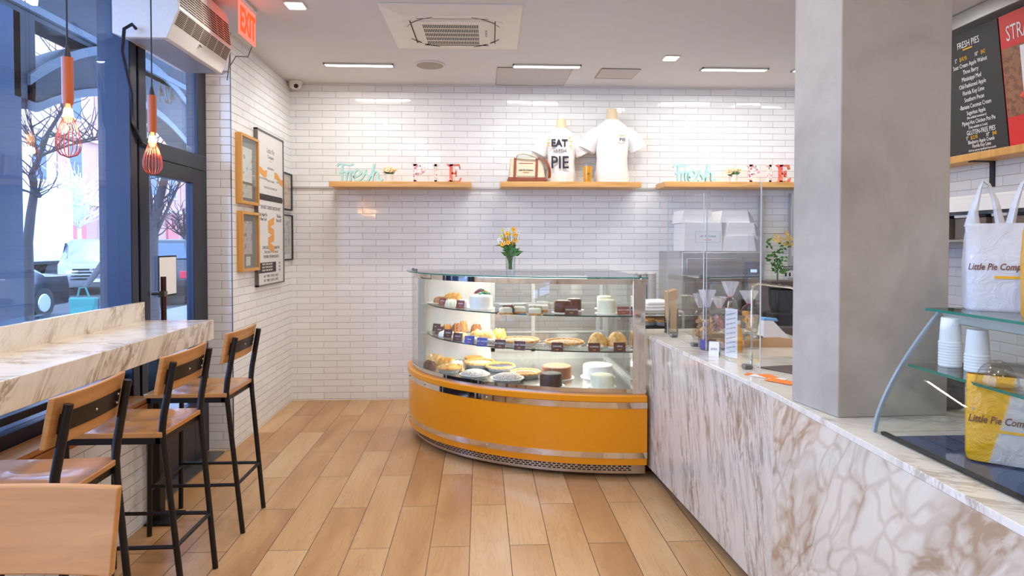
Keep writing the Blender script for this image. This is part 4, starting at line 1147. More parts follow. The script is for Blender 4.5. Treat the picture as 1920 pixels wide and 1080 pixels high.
tr = thing('serving_tray', 'white serving tray at the far left of the top case shelf', 'tray', (AZ(822, 560, Z1).x + .02, 4.99, Z1))
# keep tray below loaves
MB().lathe([(.075, -.0), (.09, .006), (.085, .006), (.001, .002)], n=28).build('dish', M_WHITE, tr)
for i, (u, v) in enumerate(((948, 590), (976, 592), (1003, 592), (1020, 588))):
    p_ = AZ(u, v, Z1); t = thing('pastry_box', ['clear plastic box of cream cake beside the decorated cake', 'clear plastic box of cream cake, second from the decorated cake', 'clear plastic box of cream cake, third from the decorated cake', 'clear plastic box of cream cake nearest the chocolate cakes'][i], 'pastry box', (AY(u, v, p_.y + .05).x, p_.y + .05 + (.11 if i % 2 else 0), Z1), R(8 - i * 6))
    MB().loft([[(-.05, -.04, 0), (.05, -.04, 0), (.05, .04, 0), (-.05, .04, 0)], [(-.055, -.045, .03), (.055, -.045, .03), (.055, .045, .03), (-.055, .045, .03)], [(-.04, -.03, .065), (.04, -.03, .065), (.04, .03, .065), (-.04, .03, .065)]]).build('lid', M_CELLO, t, smooth=0)
    MB().prism([(-.042, -.03), (.042, -.03), (.036, .03), (-.042, .03)], .004, .042).build('cake_slice', F_CREAM, t, bevel=.008)
    MB().prism([(-.044, -.034), (.044, -.034), (.04, .034), (-.044, .034)], .001, .012).build('crust_base', F_CRUST, t, bevel=.003)
# middle shelf pastries
for i, (u, v, L_, w, h, m_, rz, Y, lab) in enumerate((
    (858, 604, .10, .09, .075, F_MUFF, 0, 4.97, 'dark berry muffin at the back of the middle shelf'),
    (838, 601, .09, .08, .06, F_APRI, 10, 5.02, 'apricot pastry left of the dark muffin'),
    (868, 596, .08, .07, .08, F_APRI, 10, 5.06, 'orange muffin behind the dark muffin'),
    (893, 601, .09, .07, .06, F_MUFF, 0, 5.03, 'nut muffin alone at the back by the case door'),
    (838, 628, .14, .08, .04, F_WHITE, -30, 4.80, 'iced bun at the left end of the middle shelf'),
    (862, 632, .13, .08, .045, F_GOLD, -20, 4.68, 'sugared roll between the iced bun and the golden twist'),
    (905, 632, .20, .10, .07, F_GOLD, -14, 4.62, 'long golden twist on the middle shelf'),
    (936, 628, .11, .09, .065, F_APRI, -10, 4.72, 'amber turnover left of the case door post'),
    (885, 642, .14, .07, .04, F_CREAM, -18, 4.48, 'cream slice behind the price card painted with a blue reflection'),
    (915, 645, .14, .07, .035, F_SUGAR, -12, 4.42, 'sugared slice behind the brown price cards'))):
    loaf(u, v, Z2, L_, w, h, m_, lab, rz, Y=Y, seg=1)
# deck pastries left
for i, (u, v, L_, w, h, m_, rz, Y, lab) in enumerate((
    (815, 672, .14, .08, .07, F_GOLD, -30, 5.03, 'flaky golden pastry at the back left of the deck'),
    (838, 680, .15, .08, .06, F_APRI, -25, 4.93, 'flaky amber pastry beside the flaky golden one'),
    (856, 684, .12, .08, .05, F_CREAM, -20, 4.86, 'powdered pastry right of the flaky pastries'),
    (806, 690, .12, .06, .05, F_CHOC, -45, 4.86, 'small brown cake bar at the left edge of the deck'),
    (862, 697, .07, .06, .05, F_BERRY, -10, 4.72, 'berry bun right of the high golden pie'),
    (931, 680, .09, .07, .05, F_APRI, -10, 4.80, 'orange turnover behind the blueberry pie'))):
    loaf(u, v, Z3, L_, w, h, m_, lab, rz, Y=Y, seg=1)
# price cards
def card(u, v, z, w, h, lab, mat=M_BROWNC, dy=.0, lean=0, txt='PIE'):
    p_ = AZ(u, v, z); x, y = p_.x, p_.y + dy
    ex_ = (CX - x) / 1.55; ang = math.asin(max(-1, min(1, (CX - x) / 1.62))) if x < CX else 0
    rz = -min(1.2, ang * .62) if x < .7 else 0
    t = thing('price_card', lab, 'price card', (x, y, z), rz, 'brown price cards')
    M_ = Matrix.Rotation(R(-14), 4, 'X')
    mb = MB(); mb.box(-w / 2, w / 2, -.001, .001, 0, h); mb.v = [tuple(M_ @ Vector(q)) for q in mb.v]; mb.build('card', mat, t, smooth=0)
    mb = MB(); mb.box(-w / 2 - .003, w / 2 + .003, .001, .004, -.0, h + .003); mb.box(-w / 2, w / 2, -.012, .03, 0, .003); mb.v = [tuple(M_ @ Vector(q)) if q[2] > .0031 or abs(q[1]) < .01 else q for q in mb.v]; mb.build('holder', M_ACRYL, t, smooth=0)
    up_ = M_ @ Vector((0, 0, 1)); q = M_ @ Vector((0, -.0015, h * .5))
    text(txt, 'lettering', M_INKW, t, q, (1, 0, 0), up_, h * .26, .0003, world=False, sx=.9)
    mb = MB(); mb.box(-w * .14, w * .14, -.002, -.001, h * .22, h * .27); mb.v = [tuple(M_ @ Vector(q)) for q in mb.v]; mb.build('underline', M_INKY, t, smooth=0)
M_REFLCARD = plain('blue_reflection_card', (84, 76, 160), .5); M_REDC = plain('red_brown_card', (150, 70, 56), .5)  # first material: blue reflection painted into the colour of two cards
names = ['APPLE', 'BERRY', 'CHERRY', 'PEACH', 'PEAR', 'KEY LIME PIE', 'BLUEBERRY', 'SOUR CREAM', 'CARAMEL', 'PUMPKIN']
where = ['at the far left end of the middle shelf', 'second along the middle shelf from the left', 'third along the middle shelf from the left', 'fourth along the middle shelf, beside the cards painted with a blue reflection', 'fifth along the middle shelf, blue reflection painted in its colour', 'sixth along the middle shelf, blue reflection painted in its colour', 'under the wide berry pie, left side', 'under the wide berry pie, right side', 'under the nut crumb pie', 'under the left domed pastry', 'under the right domed pastry']
for i, (u, v) in enumerate(((817, 621), (823, 627), (839, 633), (857, 640), (879, 646), (903, 650), (937, 654), (974, 657), (1045, 660), (1115, 661), (1163, 660))):
    card(u, v, Z2, .075, .058, 'price card ' + where[i], M_REFLCARD if i in (4, 5) else M_BROWNC, .012, txt=names[i % 10])
card(828, 572, Z1, .06, .05, 'red brown price card at the left end of the top shelf', M_REDC, .03, txt='DANISH'); card(862, 578, Z1, .065, .055, 'red brown price card left of the decorated cake', M_REDC, .02, txt='CREAM')
card(953, 587, Z1, .08, .05, 'red brown price card in front of the clear boxes', M_REDC, .012, txt='CHEESECAKE'); card(1072, 591, Z1, .085, .058, 'price card leaning on the small chocolate cakes', M_BROWNC, .012, txt='CHOCOLATE'); card(1170, 590, Z1, .08, .05, 'red brown price card right of the cream cakes', M_REDC, .012, txt='CARROT CAKE')
# ================================================================== ON THE COUNTER
ZC = .9105
# clear screens
def screen(y0, y1, x0, x1, lab, h=.86):
    t = thing('clear_screen', lab, 'counter screen', ((x0 + x1) / 2, (y0 + y1) / 2, ZC), 0, None)
    dx, dy = x1 - x0, y1 - y0; L_ = math.hypot(dx, dy); t.rotation_euler = (0, 0, math.atan2(dy, dx) - PI / 2)
    MB().box(-.0025, .0025, -L_ / 2, L_ / 2, .004, h).build('sheet', glass('screen_acrylic', (.975, .98, .98), 1.3) if 'screen_acrylic' not in bpy.data.materials else bpy.data.materials['screen_acrylic'], t, smooth=0)
    for yy in (-L_ / 2 - .002, L_ / 2): MB().box(-.0028, .0028, yy, yy + .002, .004, h).build('polished_edge', plain('acrylic_edge', (214, 222, 224), .15), t, smooth=0)
    for s_ in (-.3, .3):
        MB().box(-.022, .022, s_ * L_ - .018, s_ * L_ + .018, 0, .022).build('foot', M_GREYM, t, bevel=.006)
screen(3.46, 4.05, 1.225, 1.200, 'clear acrylic counter screen nearer the pastry case')
screen(2.80, 3.42, 1.250, 1.227, 'clear acrylic counter screen nearer the concrete column')
fr_ = thing('chrome_framed_screen', 'clear screen in a rounded chrome frame beside the column', 'counter screen', (1.40, 2.98, ZC))
mb = MB(); pts = [(-.11, 0, 0), (-.11, 0, .36)] + [(-.11 + .03 * (1 - math.cos(a)), 0, .36 + .035 * math.sin(a)) for a in (R(30), R(60), R(90))] + [(.08, 0, .375), (.105, 0, .36), (.115, 0, .33), (.115, 0, 0)]
mb.tube(pts, .005, 8); mb.build('frame', M_CHROME, fr_)
MB().box(-.108, .113, -.0015, .0015, .003, .36).build('sheet', bpy.data.materials['screen_acrylic'], fr_, smooth=0)
# orange papers
M_OPAP = plain('orange_paper', (244, 130, 30), .7)
for i, (u, v, w, d, rz, m_, lab) in enumerate(((1424, 704, .12, .05, 20, M_OPAP, 'orange leaflet farthest from us on the counter edge'), (1440, 708, .15, .05, 12, M_WPAPER, 'white slip between the orange leaflets'), (1440, 706, .08, .06, -25, M_OPAP, 'small orange leaflet in the middle of the leaflets'), (1465, 716, .12, .07, 5, M_OPAP, 'largest orange leaflet, nearest the column'))):
    p_ = AZ(u, v, ZC); t = thing('leaflet', lab, 'leaflet', (p_.x, p_.y, ZC + .0006 * (i + 1)), R(-60 + rz))
    MB().box(-w / 2, w / 2, -d / 2, d / 2, 0, .0005).build('sheet', m_, t, smooth=0)
p_ = AZ(1470, 697, ZC)
tag(MB().prism([(p_.x - .08, p_.y + .10), (p_.x + .22, p_.y + .16), (p_.x + .25, p_.y - .08), (p_.x + .02, p_.y - .07)], ZC, ZC + .004).build('dark_mat', plain('taupe_mat', (92, 78, 70), .7), None), 'dark taupe mat on the counter beside the column', 'mat')
# kraft sheet of card
t = thing('kraft_board', 'brown kraft cake board lying behind the cellophane bags', 'cake board', (1.66, 3.62, ZC))
MB().prism([(-.17, -.08), (.20, -.10), (.24, .10), (-.10, .14)], 0, .004).build('base_sheet', M_KRAFT, t)
mb = MB(); mb.add([(-.17, -.08, .004), (.20, -.10, .004), (.20, -.085, .03), (.02, -.09, .055), (-.17, -.07, .05), (-.17, -.076, .004), (.20, -.096, .004), (.20, -.081, .03), (.02, -.086, .055), (-.17, -.066, .05)], [(0, 1, 2, 3, 4), (9, 8, 7, 6, 5), (0, 4, 9, 5), (1, 6, 7, 2), (2, 7, 8, 3), (3, 8, 9, 4)]); mb.build('folded_flap', M_KRAFT, t)
# lattice holder
t = thing('lattice_holder', 'black lattice bag holder with a kraft sleeve beside the pastry case', 'holder', (1.215, 4.10, ZC))
mb = MB()
for s_ in (0, 1):
    for k in range(5):
        for sg in (-1, 1):
            pts = [(s_ * .05, -.05 + .1 * ((k / 5 + sg * q / 14) % 1.0), .01 + .15 * q / 14) for q in range(15)]
            run_ = [pts[0]]
            for a, b in zip(pts, pts[1:]):
                if abs(a[1] - b[1]) > .05:
                    if len(run_) > 1: mb.tube(run_, .0022, 4)
                    run_ = [b]
                else: run_.append(b)
            if len(run_) > 1: mb.tube(run_, .0022, 4)
mb.box(-.005, .055, -.055, .055, 0, .008)
for a in (-.002, .052):
    for b in (-.052, .052): mb.box(a - .002, a + .002, b - .002, b + .002, 0, .17)
mb.build('lattice', M_BLACK, t, smooth=0)
MB().loft([[(.002, -.04, .015), (.046, -.04, .015), (.046, .045, .015), (.002, .045, .015)], [(-.008, -.045, .27), (.05, -.045, .29), (.05, .05, .29), (-.008, .05, .27)]]).build('kraft_sleeve', M_KRAFT, t, smooth=0)
# cellophane treat bags
def treat(u, v, r, h, mat, lab, tie=(224, 60, 60), dz=0, hs=.5, base=None, twist=.28):
    p_ = AZ(u, v, ZC + dz); t = thing('treat_bag', lab, 'treat bag', (p_.x, p_.y, ZC + dz))
    rnd = random.Random(int(u))
    mb = MB()
    for k in range(16):
        a = rnd.uniform(0, 6.28); q = rnd.uniform(0, r * .6); z = rnd.uniform(.02, h * hs)
        M_ = Matrix.Translation((q * math.cos(a), q * math.sin(a), z)) @ Matrix.Rotation(rnd.uniform(0, 3), 4, 'X') @ Matrix.Rotation(rnd.uniform(0, 3), 4, 'Y')
        mb.xbox(M_, r * .75, r * .5, .012)
    mb.build('treats', mat, t, bevel=.003)
    w = lambda a, z: 1 + .10 * math.sin(a * 5 + z * 60) + .05 * math.sin(a * 11)
    MB().lathe([(r * .7, 0), (r, .01), (r * 1.02, h * .45), (r * .6, h * .62), (r * .22, h * .70)], n=26, wob=w).build('bag_film', M_CELLO, t, smooth=20)
    MB().lathe([(r * .22, h * .70), (r * .5, h * .82), (r * .85, h)], n=26, wob=lambda a, z: 1 + .28 * math.sin(a * 7), cap=False).build('bag_ruffle', translucent('ruffle_film', (244, 242, 246), .35, .1) if 'ruffle_film' not in bpy.data.materials else bpy.data.materials['ruffle_film'], t, smooth=20)
    MB().lathe([(r * .24, h * .69), (r * .27, h * .70), (r * .24, h * .71)], n=16).build('tie', plain('tie_%d%d%d' % tie, tie, .5), t)
F_BISC = food('biscotti', (176, 120, 60), (226, 180, 110)); F_PINK = food('pink_sweets', (196, 96, 110), (236, 190, 190)); F_ORS = food('orange_straws', (226, 150, 50), (246, 200, 110)); F_COC = food('cocoa_sweets', (110, 76, 70), (176, 140, 134))
treat(1326, 655, .046, .33, F_BISC, 'tall cellophane bag of biscotti with a purple foot', (90, 70, 150))
MB().lathe([(.030, -.0), (.043, .012), (.041, .05), (.030, .055)], (0, 0, 0), 20).build('purple_foot', plain('purple_paper', (84, 74, 140), .6), COL.objects['treat_bag'])
treat(1312, 636, .040, .28, F_BISC, 'cellophane bag of biscotti behind the tall one', (200, 200, 205))
st_ = thing('cake_stand', 'low wire stand carrying the upper treat bags', 'stand', (*AZ(1375, 655, ZC).xy, ZC))
mb = MB(); mb.tube([(.16 * math.cos(a), .10 * math.sin(a), .07) for a in [2 * PI * k / 30 for k in range(30)]], .003, 6, closed=True)
for a in (.6, 2.5, 3.8, 5.6): mb.cyl((.16 * math.cos(a), .10 * math.sin(a), .0), (.16 * math.cos(a), .10 * math.sin(a), .07), .003, n=6)
mb.build('wire_frame', M_GREYM, st_)
MB().lathe([(.155, .071), (.155, .075), (.001, .075)], n=36, sy=.62).build('tray', M_ACRYL, st_)
zt = .0765
treat(1348, 626, .042, .21, F_PINK, 'small cellophane bag of pink sweets on the stand', (226, 70, 80), dz=zt)
treat(1369, 622, .048, .29, F_COC, 'cellophane bag of cocoa sweets with a red tie at the top of the stand', (230, 60, 60), dz=zt)
treat(1404, 624, .050, .24, F_ORS, 'cellophane bag of pink and orange straws on the stand', (220, 90, 90), dz=zt)
treat(1422, 628, .034, .14, F_ORS, 'cellophane bag of orange straws nearest the chrome frame', (240, 170, 60), dz=zt) if 0 else None
for u, v, m_, lab in ((1342, 655, F_GOLD, 'small wrapped muffin behind the folded tent card'), (1356, 655, F_BERRY, 'small wrapped bun right of the wrapped muffin')):
    p_ = AZ(u, v, ZC); t = thing('wrapped_bun', lab, 'bun', (p_.x, p_.y, ZC)); mb = MB(); mb.sphere((0, 0, .028), .028, 16, 10, sx=1.1); mb.build('bun', m_, t)
    MB().lathe([(.030, .004), (.032, .03), (.018, .052), (.007, .060), (.016, .067)], n=20, wob=lambda a, z: 1 + .1 * math.sin(a * 6), cap=False).build('wrap', M_CELLO, t, smooth=20)
p_ = AZ(1384, 663, ZC); t = thing('juice_bottle', 'slim bottle of amber juice behind the long paper list', 'bottle', (p_.x + .02, p_.y + .05, ZC))
MB().lathe([(.020, 0), (.023, .006), (.023, .11), (.010, .135), (.010, .15)], n=20).build('body', plain('amber_juice', (226, 160, 40), .15), t)
MB().lathe([(.012, .15), (.012, .168), (.001, .169)], n=16).build('cap', M_WHITE, t)
# long list sheet hanging on the screen, tent card
t = thing('paper_list', 'long narrow printed list taped inside the nearer clear screen', 'paper list', (1.262, 3.16, ZC + .012))
t.rotation_euler = (0, 0, R(-68))
MB().box(-.042, .042, -.0006, 0, 0, .245).build('sheet', M_WPAPER, t, smooth=0)
for k in range(9): text('pies cakes tarts', 'lettering', M_INKG, t, (0, -.0009, .215 - k * .024), (1, 0, .25), (-.25, 0, 1), .014, .0002, world=False, sx=.75)
p_ = AZ(1338, 669, ZC); t = thing('tent_card', 'small white tent card leaning before the wrapped buns', 'card', (p_.x, p_.y, ZC), R(-25))
mb = MB(); mb.loft([[(-.025, 0, 0), (.025, 0, 0), (.025, .002, 0), (-.025, .002, 0)], [(-.025, .03, .075), (.025, .03, .075), (.025, .032, .075), (-.025, .032, .075)]]); mb.loft([[(-.025, .062, 0), (.025, .062, 0), (.025, .064, 0), (-.025, .064, 0)], [(-.025, .03, .075), (.025, .03, .075), (.025, .032, .075), (-.025, .032, .075)]])
mb.build('card', M_WPAPER, t, smooth=0); text('pies', 'lettering', M_INKG, t, (0, .011, .035), (1, 0, 0), (0, .4, 1), .02, .0003, world=False)
# blue topped white bag
p_ = AZ(1446, 634, ZC); t = thing('crumpled_bag', 'crumpled white bag with a blue top on the counter', 'bag', (p_.x, 3.86, ZC))
mb = MB(); mb.loft([[(-.07, -.04, 0), (.11, -.04, 0), (.11, .05, 0), (-.07, .05, 0)], [(-.07, -.035, .06), (.05, -.03, .06), (.06, .05, .05), (-.065, .05, .06)], [(-.06, -.02, .115), (.0, -.015, .12), (.01, .04, .11), (-.055, .04, .115)]]); mb.build('body', M_WPAPER, t, bevel=.01)
mb = MB(); mb.loft([[(-.06, -.024, .113), (.04, -.02, .105), (.04, .045, .1), (-.06, .045, .113)], [(-.05, -.02, .13), (.03, -.015, .125), (.03, .04, .12), (-.05, .04, .13)]]); mb.build('top', plain('sky_blue_plastic', (110, 170, 226), .4), t, bevel=.006)

# ================================================================== BACK OF HOUSE
M_TAUPE = plain('taupe_laminate', (96, 84, 76), .5)
t = thing('back_worktop', 'dark taupe work cabinet along the back wall behind the counter', 'cabinet', (2.2, 5.6, 0))
MB().box(1.15, 3.28, 5.2, 6.13, .86, .90).build('top', M_STEEL, t, world=True, bevel=.003)
MB().box(1.18, 3.26, 5.25, 6.13, .1, .86).build('carcass', M_TAUPE, t, world=True)
for k in range(4): MB().box(1.2 + k * .51, 1.69 + k * .51, 5.232, 5.249, .12, .84).build('door', M_TAUPE, t, world=True, bevel=.003)
MB().box(1.2, 3.26, 5.3, 6.1, 0, .1).build('plinth', M_DK, t, world=True)
# deck oven
t = thing('deck_oven', 'stainless steel deck oven with a small lit control display', 'oven', (2.02, 5.62, .9005))
MB().box(-.335, .335, -.34, .36, 0, .52).build('body', M_STEEL, t, bevel=.006)
MB().box(-.30, .17, -.356, -.341, .30, .47).build('upper_door', plain('oven_steel', (166, 164, 162), .3, .9), t, bevel=.004)
MB().box(-.30, .17, -.356, -.341, .03, .27).build('lower_door', plain('oven_dark_glass', (128, 118, 110), .2), t, bevel=.004)
mb = MB(); mb.tube([(-.13, -.342, .445), (-.13, -.38, .445), (.11, -.38, .445), (.11, -.342, .445)], .007, 8); mb.build('handle', M_CHROME, t)
MB().box(.20, .325, -.352, -.341, .24, .44).build('control_panel', plain('panel_slate', (62, 78, 104), .3), t, bevel=.003)
MB().box(.245, .30, -.354, -.352, .35, .375).build('display', M_EMBLUE, t, smooth=0)
# cake boxes on the oven
def cbox(u0, u1, v0, v1, Y, d, lab, open_=True, logo=False, taper=.02):
    a = AY(u0, v1, Y); b = AY(u1, v0, Y); z0 = a.z; w = b.x - a.x; h = b.z - a.z
    t = thing('cake_box', lab, 'cake box', ((a.x + b.x) / 2, Y, z0))
    mb = MB(); mb.loft([[(-w / 2, 0, 0), (w / 2, 0, 0), (w / 2, d, 0), (-w / 2, d, 0)], [(-w / 2 + taper, .0, h), (w / 2 - taper, .0, h), (w / 2 - taper * .5, d, h), (-w / 2 + taper, d, h)]]); mb.build('body', M_WPAPER, t, smooth=0)
    if open_:
        mb = MB(); n_ = 8; pr = [(w / 2 - taper * .6 + .055 * math.sin(q * PI / n_ * .5) , h * (1 - q / n_)) for q in range(n_ + 1)]
        mb.prism([(w / 2 - taper * .8, h)] + pr + [(w / 2, 0)], .01, .014, 'y'); mb.build('side_flap', M_GPAPER, t, smooth=0)
    if logo:
        mb = MB(); lw = w * .33; lh = h * .2; cx = w * .12; cz = h * .50
        for q in ((-lw, -lw + .002, -lh, lh), (lw - .002, lw, -lh, lh)): mb.box(cx + q[0], cx + q[1], -.0012, 0, cz + q[2], cz + q[3])
        mb.box(cx - lw, cx + lw, -.0012, 0, cz - lh, cz - lh + .002); mb.box(cx - lw, cx + lw, -.0012, 0, cz + lh - .002, cz + lh)
        mb.build('logo_border', M_INKG, t, smooth=0)
        text('Little Pie Company', 'lettering', M_INKD, t, (cx, -.001, cz), (1, 0, 0), (0, 0, 1), .024, .0005, sx=.75, shear=.3, world=False)
        MB().box(cx - .03, cx + .03, -.0012, 0, cz - .028, cz - .022).build('underline', M_OPAP, t, smooth=0)
    return t
cbox(1283, 1354, 418, 470.5, 5.32, .30, 'white cake box with a printed logo, bottom left on the oven', False, True, taper=.004)
cbox(1354, 1418, 443, 470.5, 5.34, .30, 'plain white cake box, bottom right of the stack on the oven')
cbox(1362, 1418, 418, 442.7, 5.36, .28, 'plain white cake box in the middle of the right hand stack')
cbox(1350, 1406, 395, 417.7, 5.40, .28, 'white cake box with a dark flap on top of the right hand stack')
cbox(1278, 1338, 394, 417.7, 5.36, .28, 'white cake box on top of the logo box', False)
# acrylic cabinet with greenery and notices
t = thing('acrylic_cabinet', 'tall clear acrylic cabinet beside the concrete column', 'cabinet', (2.38, 4.95, .911))
t.location.z = .9105
MB().box(-.19, .5, -.22, .20, 0, .30).build('lower_case', M_TAUPE, t, bevel=.004)
MB().box(-.19, .5, -.10, .20, .301, .66).build('clear_body', bpy.data.materials['screen_acrylic'], t, smooth=0)
mb = MB(); mb.box(.018, .024, -.103, -.099, .30, .66); mb.box(-.19, .5, -.103, -.099, .655, .66); mb.box(-.19, -.186, -.103, -.099, .30, .66); mb.build('edges', M_ALU, t, smooth=0)
gb = thing('side_counter', 'low dark cabinet under the acrylic one by the kitchen aisle', 'cabinet', (2.45, 4.8, 0))
MB().box(-.60, .6, -.42, .34, 0, .905).build('body', M_TAUPE, gb, bevel=.004)
pl_ = thing('dried_flowers', 'bunch of greenery and straw flowers in front of the acrylic cabinet', 'flowers', (2.13, 4.62, 1.2105))
pl_.location = (2.27, 4.79, 1.2115); 
mb = MB(); rnd = random.Random(9)
mb.mat(0)
for k in range(70):
    a = rnd.uniform(-1, 1); z = rnd.uniform(.05, .30); p0 = Vector((a * .02, 0, z * .3)); c = Vector((a * (.03 + z * .22), rnd.uniform(-.02, .02), z))
    leaf(mb, c, c + Vector((rnd.uniform(-.05, .05), -.01, rnd.uniform(-.02, .04))), .012)
mb.tube([(0, 0, 0), (0, 0, .14)], .006, 6)
mb.mat(1)
for k in range(15):
    a = rnd.uniform(-1, 1); c = (a * .08 + .02, rnd.uniform(-.03, .02), rnd.uniform(.27, .36)); flower(mb, c, .022, 6, (a * .3, -1, .6), 1, 1)
mb.build('foliage', [M_LEAF, plain('straw_flower', (206, 176, 104), .7)], pl_, smooth=0)
for k, (u, v, lab) in enumerate(((1472, 470, 'white notice card on the acrylic cabinet'), (1491, 470, 'notice card partly hidden by the concrete column'))):
    q = AY(u, v, 4.845); t = thing('notice_card', lab, 'notice', (q.x, 4.845, q.z - .04), 0)
    MB().box(-.027, .027, 0, .002, 0, .08).build('sheet', M_WPAPER, t, smooth=0)
    for j in range(4): MB().box(-.02, .02 - j * .004, -.0008, 0, .015 + j * .014, .019 + j * .014).build('text_line', M_INKG, t, smooth=0)
q = AY(1478, 520, 4.845); t = thing('icon_sign', 'small grey and white sign with icons on the acrylic cabinet', 'sign', (q.x + .01, 4.845, q.z))
MB().box(-.05, .09, 0, .003, 0, .055).build('lower_field', M_WPAPER, t, smooth=0); MB().box(-.05, .09, -.001, .003, .055, .088).build('header', M_GREYM, t, smooth=0)
text('KEYCO', 'lettering', M_INKW, t, (.0, -.0015, .062), (1, 0, 0), (0, 0, 1), .026, .0003, world=False)
for j, m_ in enumerate((M_DK, M_DK, M_EMRED if 0 else plain('icon_red', (200, 50, 60), .6), M_DK)):
    MB().box(-.036 + j * .032, -.024 + j * .032, -.001, 0, .008, .036).build('icon', m_, t, smooth=0)
# steam pot / cooker
q = AY(1465, 600, 3.95)
t = thing('black_cooker', 'round black cooker with a lid behind the chrome framed screen', 'cooker', (2.185, 4.55, .906))
MB().box(-.10, .10, -.08, .09, 0, .09).build('base', M_BLACK, t, bevel=.01)
MB().lathe([(.060, .092), (.082, .13), (.088, .25), (.08, .26), (.001, .262)], n=30).build('pot', M_SMOKE, t)
MB().lathe([(.09, .262), (.092, .27), (.03, .285), (.018, .30), (.001, .302)], n=30).build('lid', M_BLACK, t)
t = thing('steel_container', 'steel container with cakes left of the black cooker', 'container', (1.88, 4.36, .9)) if 0 else None
# rack shelf behind the case
t = thing('tray_rack', 'two tier tray rack standing behind the pastry case', 'rack', (1.26, 4.62, 0))
for z in (.60, .880, 1.0): MB().box(-.12, .18, -.16, .22, z, z + .012).build('shelf', M_ALU if z > .9 else M_DK, t, bevel=.002)
for a in (-.115, .175):
    for b in (-.155, .215): MB().box(a - .008, a + .008, b - .008, b + .008, 0, 1.0).build('post', M_ALU, t)
for i in range(3):
    tt = thing('folded_paper', ['folded white paper stack at the bottom on the tray rack', 'folded white paper stack in the middle on the tray rack', 'folded white paper stack at the top on the tray rack'][i], 'paper', (1.25 + .004 * i, 4.60, 1.0125 + i * .0225), R(i * 3))
    MB().box(-.09, .11, -.12, .12, 0, .022).build('sheets', M_WPAPER, tt, bevel=.008)
pie(1244, 612, .8925, .075, F_BERRY, 'crumb pie on the tray rack beside the lattice holder')
pie(1216, 611, .8925, .07, F_GOLD, 'golden pie on the tray rack, half hidden by the case post')
for i in range(3):
    tt = thing('cup_stack', ['grey ribbed cup stack nearest the pastry case', 'grey ribbed cup stack between two others behind the rack', 'grey ribbed cup stack nearest the oven'][i], 'cups', (1.30 + i * .085, 5.45, .9005))
    MB().lathe([(.03 , 0)] + [(.040 + (.0035 if k % 2 else 0), .01 + k * .014) for k in range(24)] + [(.035, .345), (.001, .345)], n=20).build('cups', plain('pearl_grey', (196, 190, 188), .4), tt)
t = thing('coat_hook', 'small dark coat hook on the tiles above the tray rack', 'hook', (AY(1265, 417, 6.14).x, 6.14, AY(1265, 417, 6.14).z))
mb = MB(); mb.cyl((0, .008, 0), (0, -.05, 0), .018, .014, 14); mb.build('knob', M_SMOKE, t); MB().box(-.04, -.015, -.03, .009, -.018, .018).build('plate', M_ALU, t)
q = AY(1428, 480, 6.1); MBp = MB().box(q.x - .018, q.x + .018, 6.09, 6.14, .905, 1.95); tag(MBp.build('wall_conduit', M_ALU, None, bevel=.003), 'pale upright conduit on the tiles between oven and acrylic cabinet', 'conduit')
q = AY(1489, 300, 6.1); tag(MB().box(q.x - .03, q.x + .03, 6.09, 6.145, .905, 1.98).build('wall_conduit', M_ALU, None, bevel=.003), 'pale upright conduit right at the edge of the concrete column', 'conduit')

# ================================================================== NEAR GLASS CASE ON THE COUNTER
nc = thing('counter_glass_case', 'curved glass case standing on the near end of the marble counter', 'display case', (1.5, 1.2, ZC))
Yc0, Yc1 = .35, 1.93
def nprof(off=0):
    n_ = 14; o = []
    for k in range(n_ + 1):
        a = k / n_; x = 1.222 + .205 * (a ** 1.9) * 1.0; z = .0 + .375 * a
        x = 1.222 + .205 * a ** 1.5
        o.append((x + off, ZC + .375 * a))
    return o
pf, pb = nprof(), nprof(.006)
def sweep(y0, y1, A=pf, B=pb):
    mb = MB(); mb.loft([[(a[0], y0, a[1]), (a[0], y1, a[1]), (b[0], y1, b[1]), (b[0], y0, b[1])] for a, b in zip(A, B)]); return mb
sweep(Yc0, Yc1 - .012).build('curved_glass', M_GLASS, nc, world=True)
mb = sweep(Yc1 - .010, Yc1, nprof(-.002), nprof(.009)); mb.build('end_edge', plain('bluish_edge', (150, 162, 166), .15), nc, world=True)
MB().prism(pb + [(1.95, ZC + .375), (1.95, ZC)], Yc1 - .008, Yc1 - .002, 'y').build('end_glass', M_GLASS, nc, world=True, smooth=0)
MB().box(1.405, 1.95, Yc0, Yc1 + .02, ZC + .376, ZC + .384).build('top_glass', M_GLASS, nc, world=True, smooth=0)
mb = MB(); mb.box(1.403, 1.405, Yc0, Yc1 + .02, ZC + .376, ZC + .384); mb.box(1.403, 1.95, Yc1 + .02, Yc1 + .022, ZC + .376, ZC + .384); mb.build('top_edge', M_GEDGE, nc, world=True)
mb = MB(); mb.box(1.428, 1.458, Yc0, Yc1 - .02, ZC + .345, ZC + .375); mb.build('top_rail', M_ALU, nc, world=True, bevel=.003)
MB().box(1.322, 1.90, Yc0, Yc1 - .02, 1.118, 1.126).build('glass_shelf', M_GLASS, nc, world=True, smooth=0)
MB().box(1.320, 1.322, Yc0, Yc1 - .02, 1.118, 1.126).build('shelf_edge', M_GEDGE, nc, world=True)
MB().box(1.245, 1.93, Yc0, Yc1 - .07, ZC, ZC + .006).build('dark_base', plain('blue_black_gloss', (40, 66, 112), .05, var=0), nc, world=True, smooth=0)
MB().box(1.228, 1.245, Yc0, Yc1 - .03, ZC, ZC + .010).build('front_rail', M_SMOKE, nc, world=True, bevel=.003)
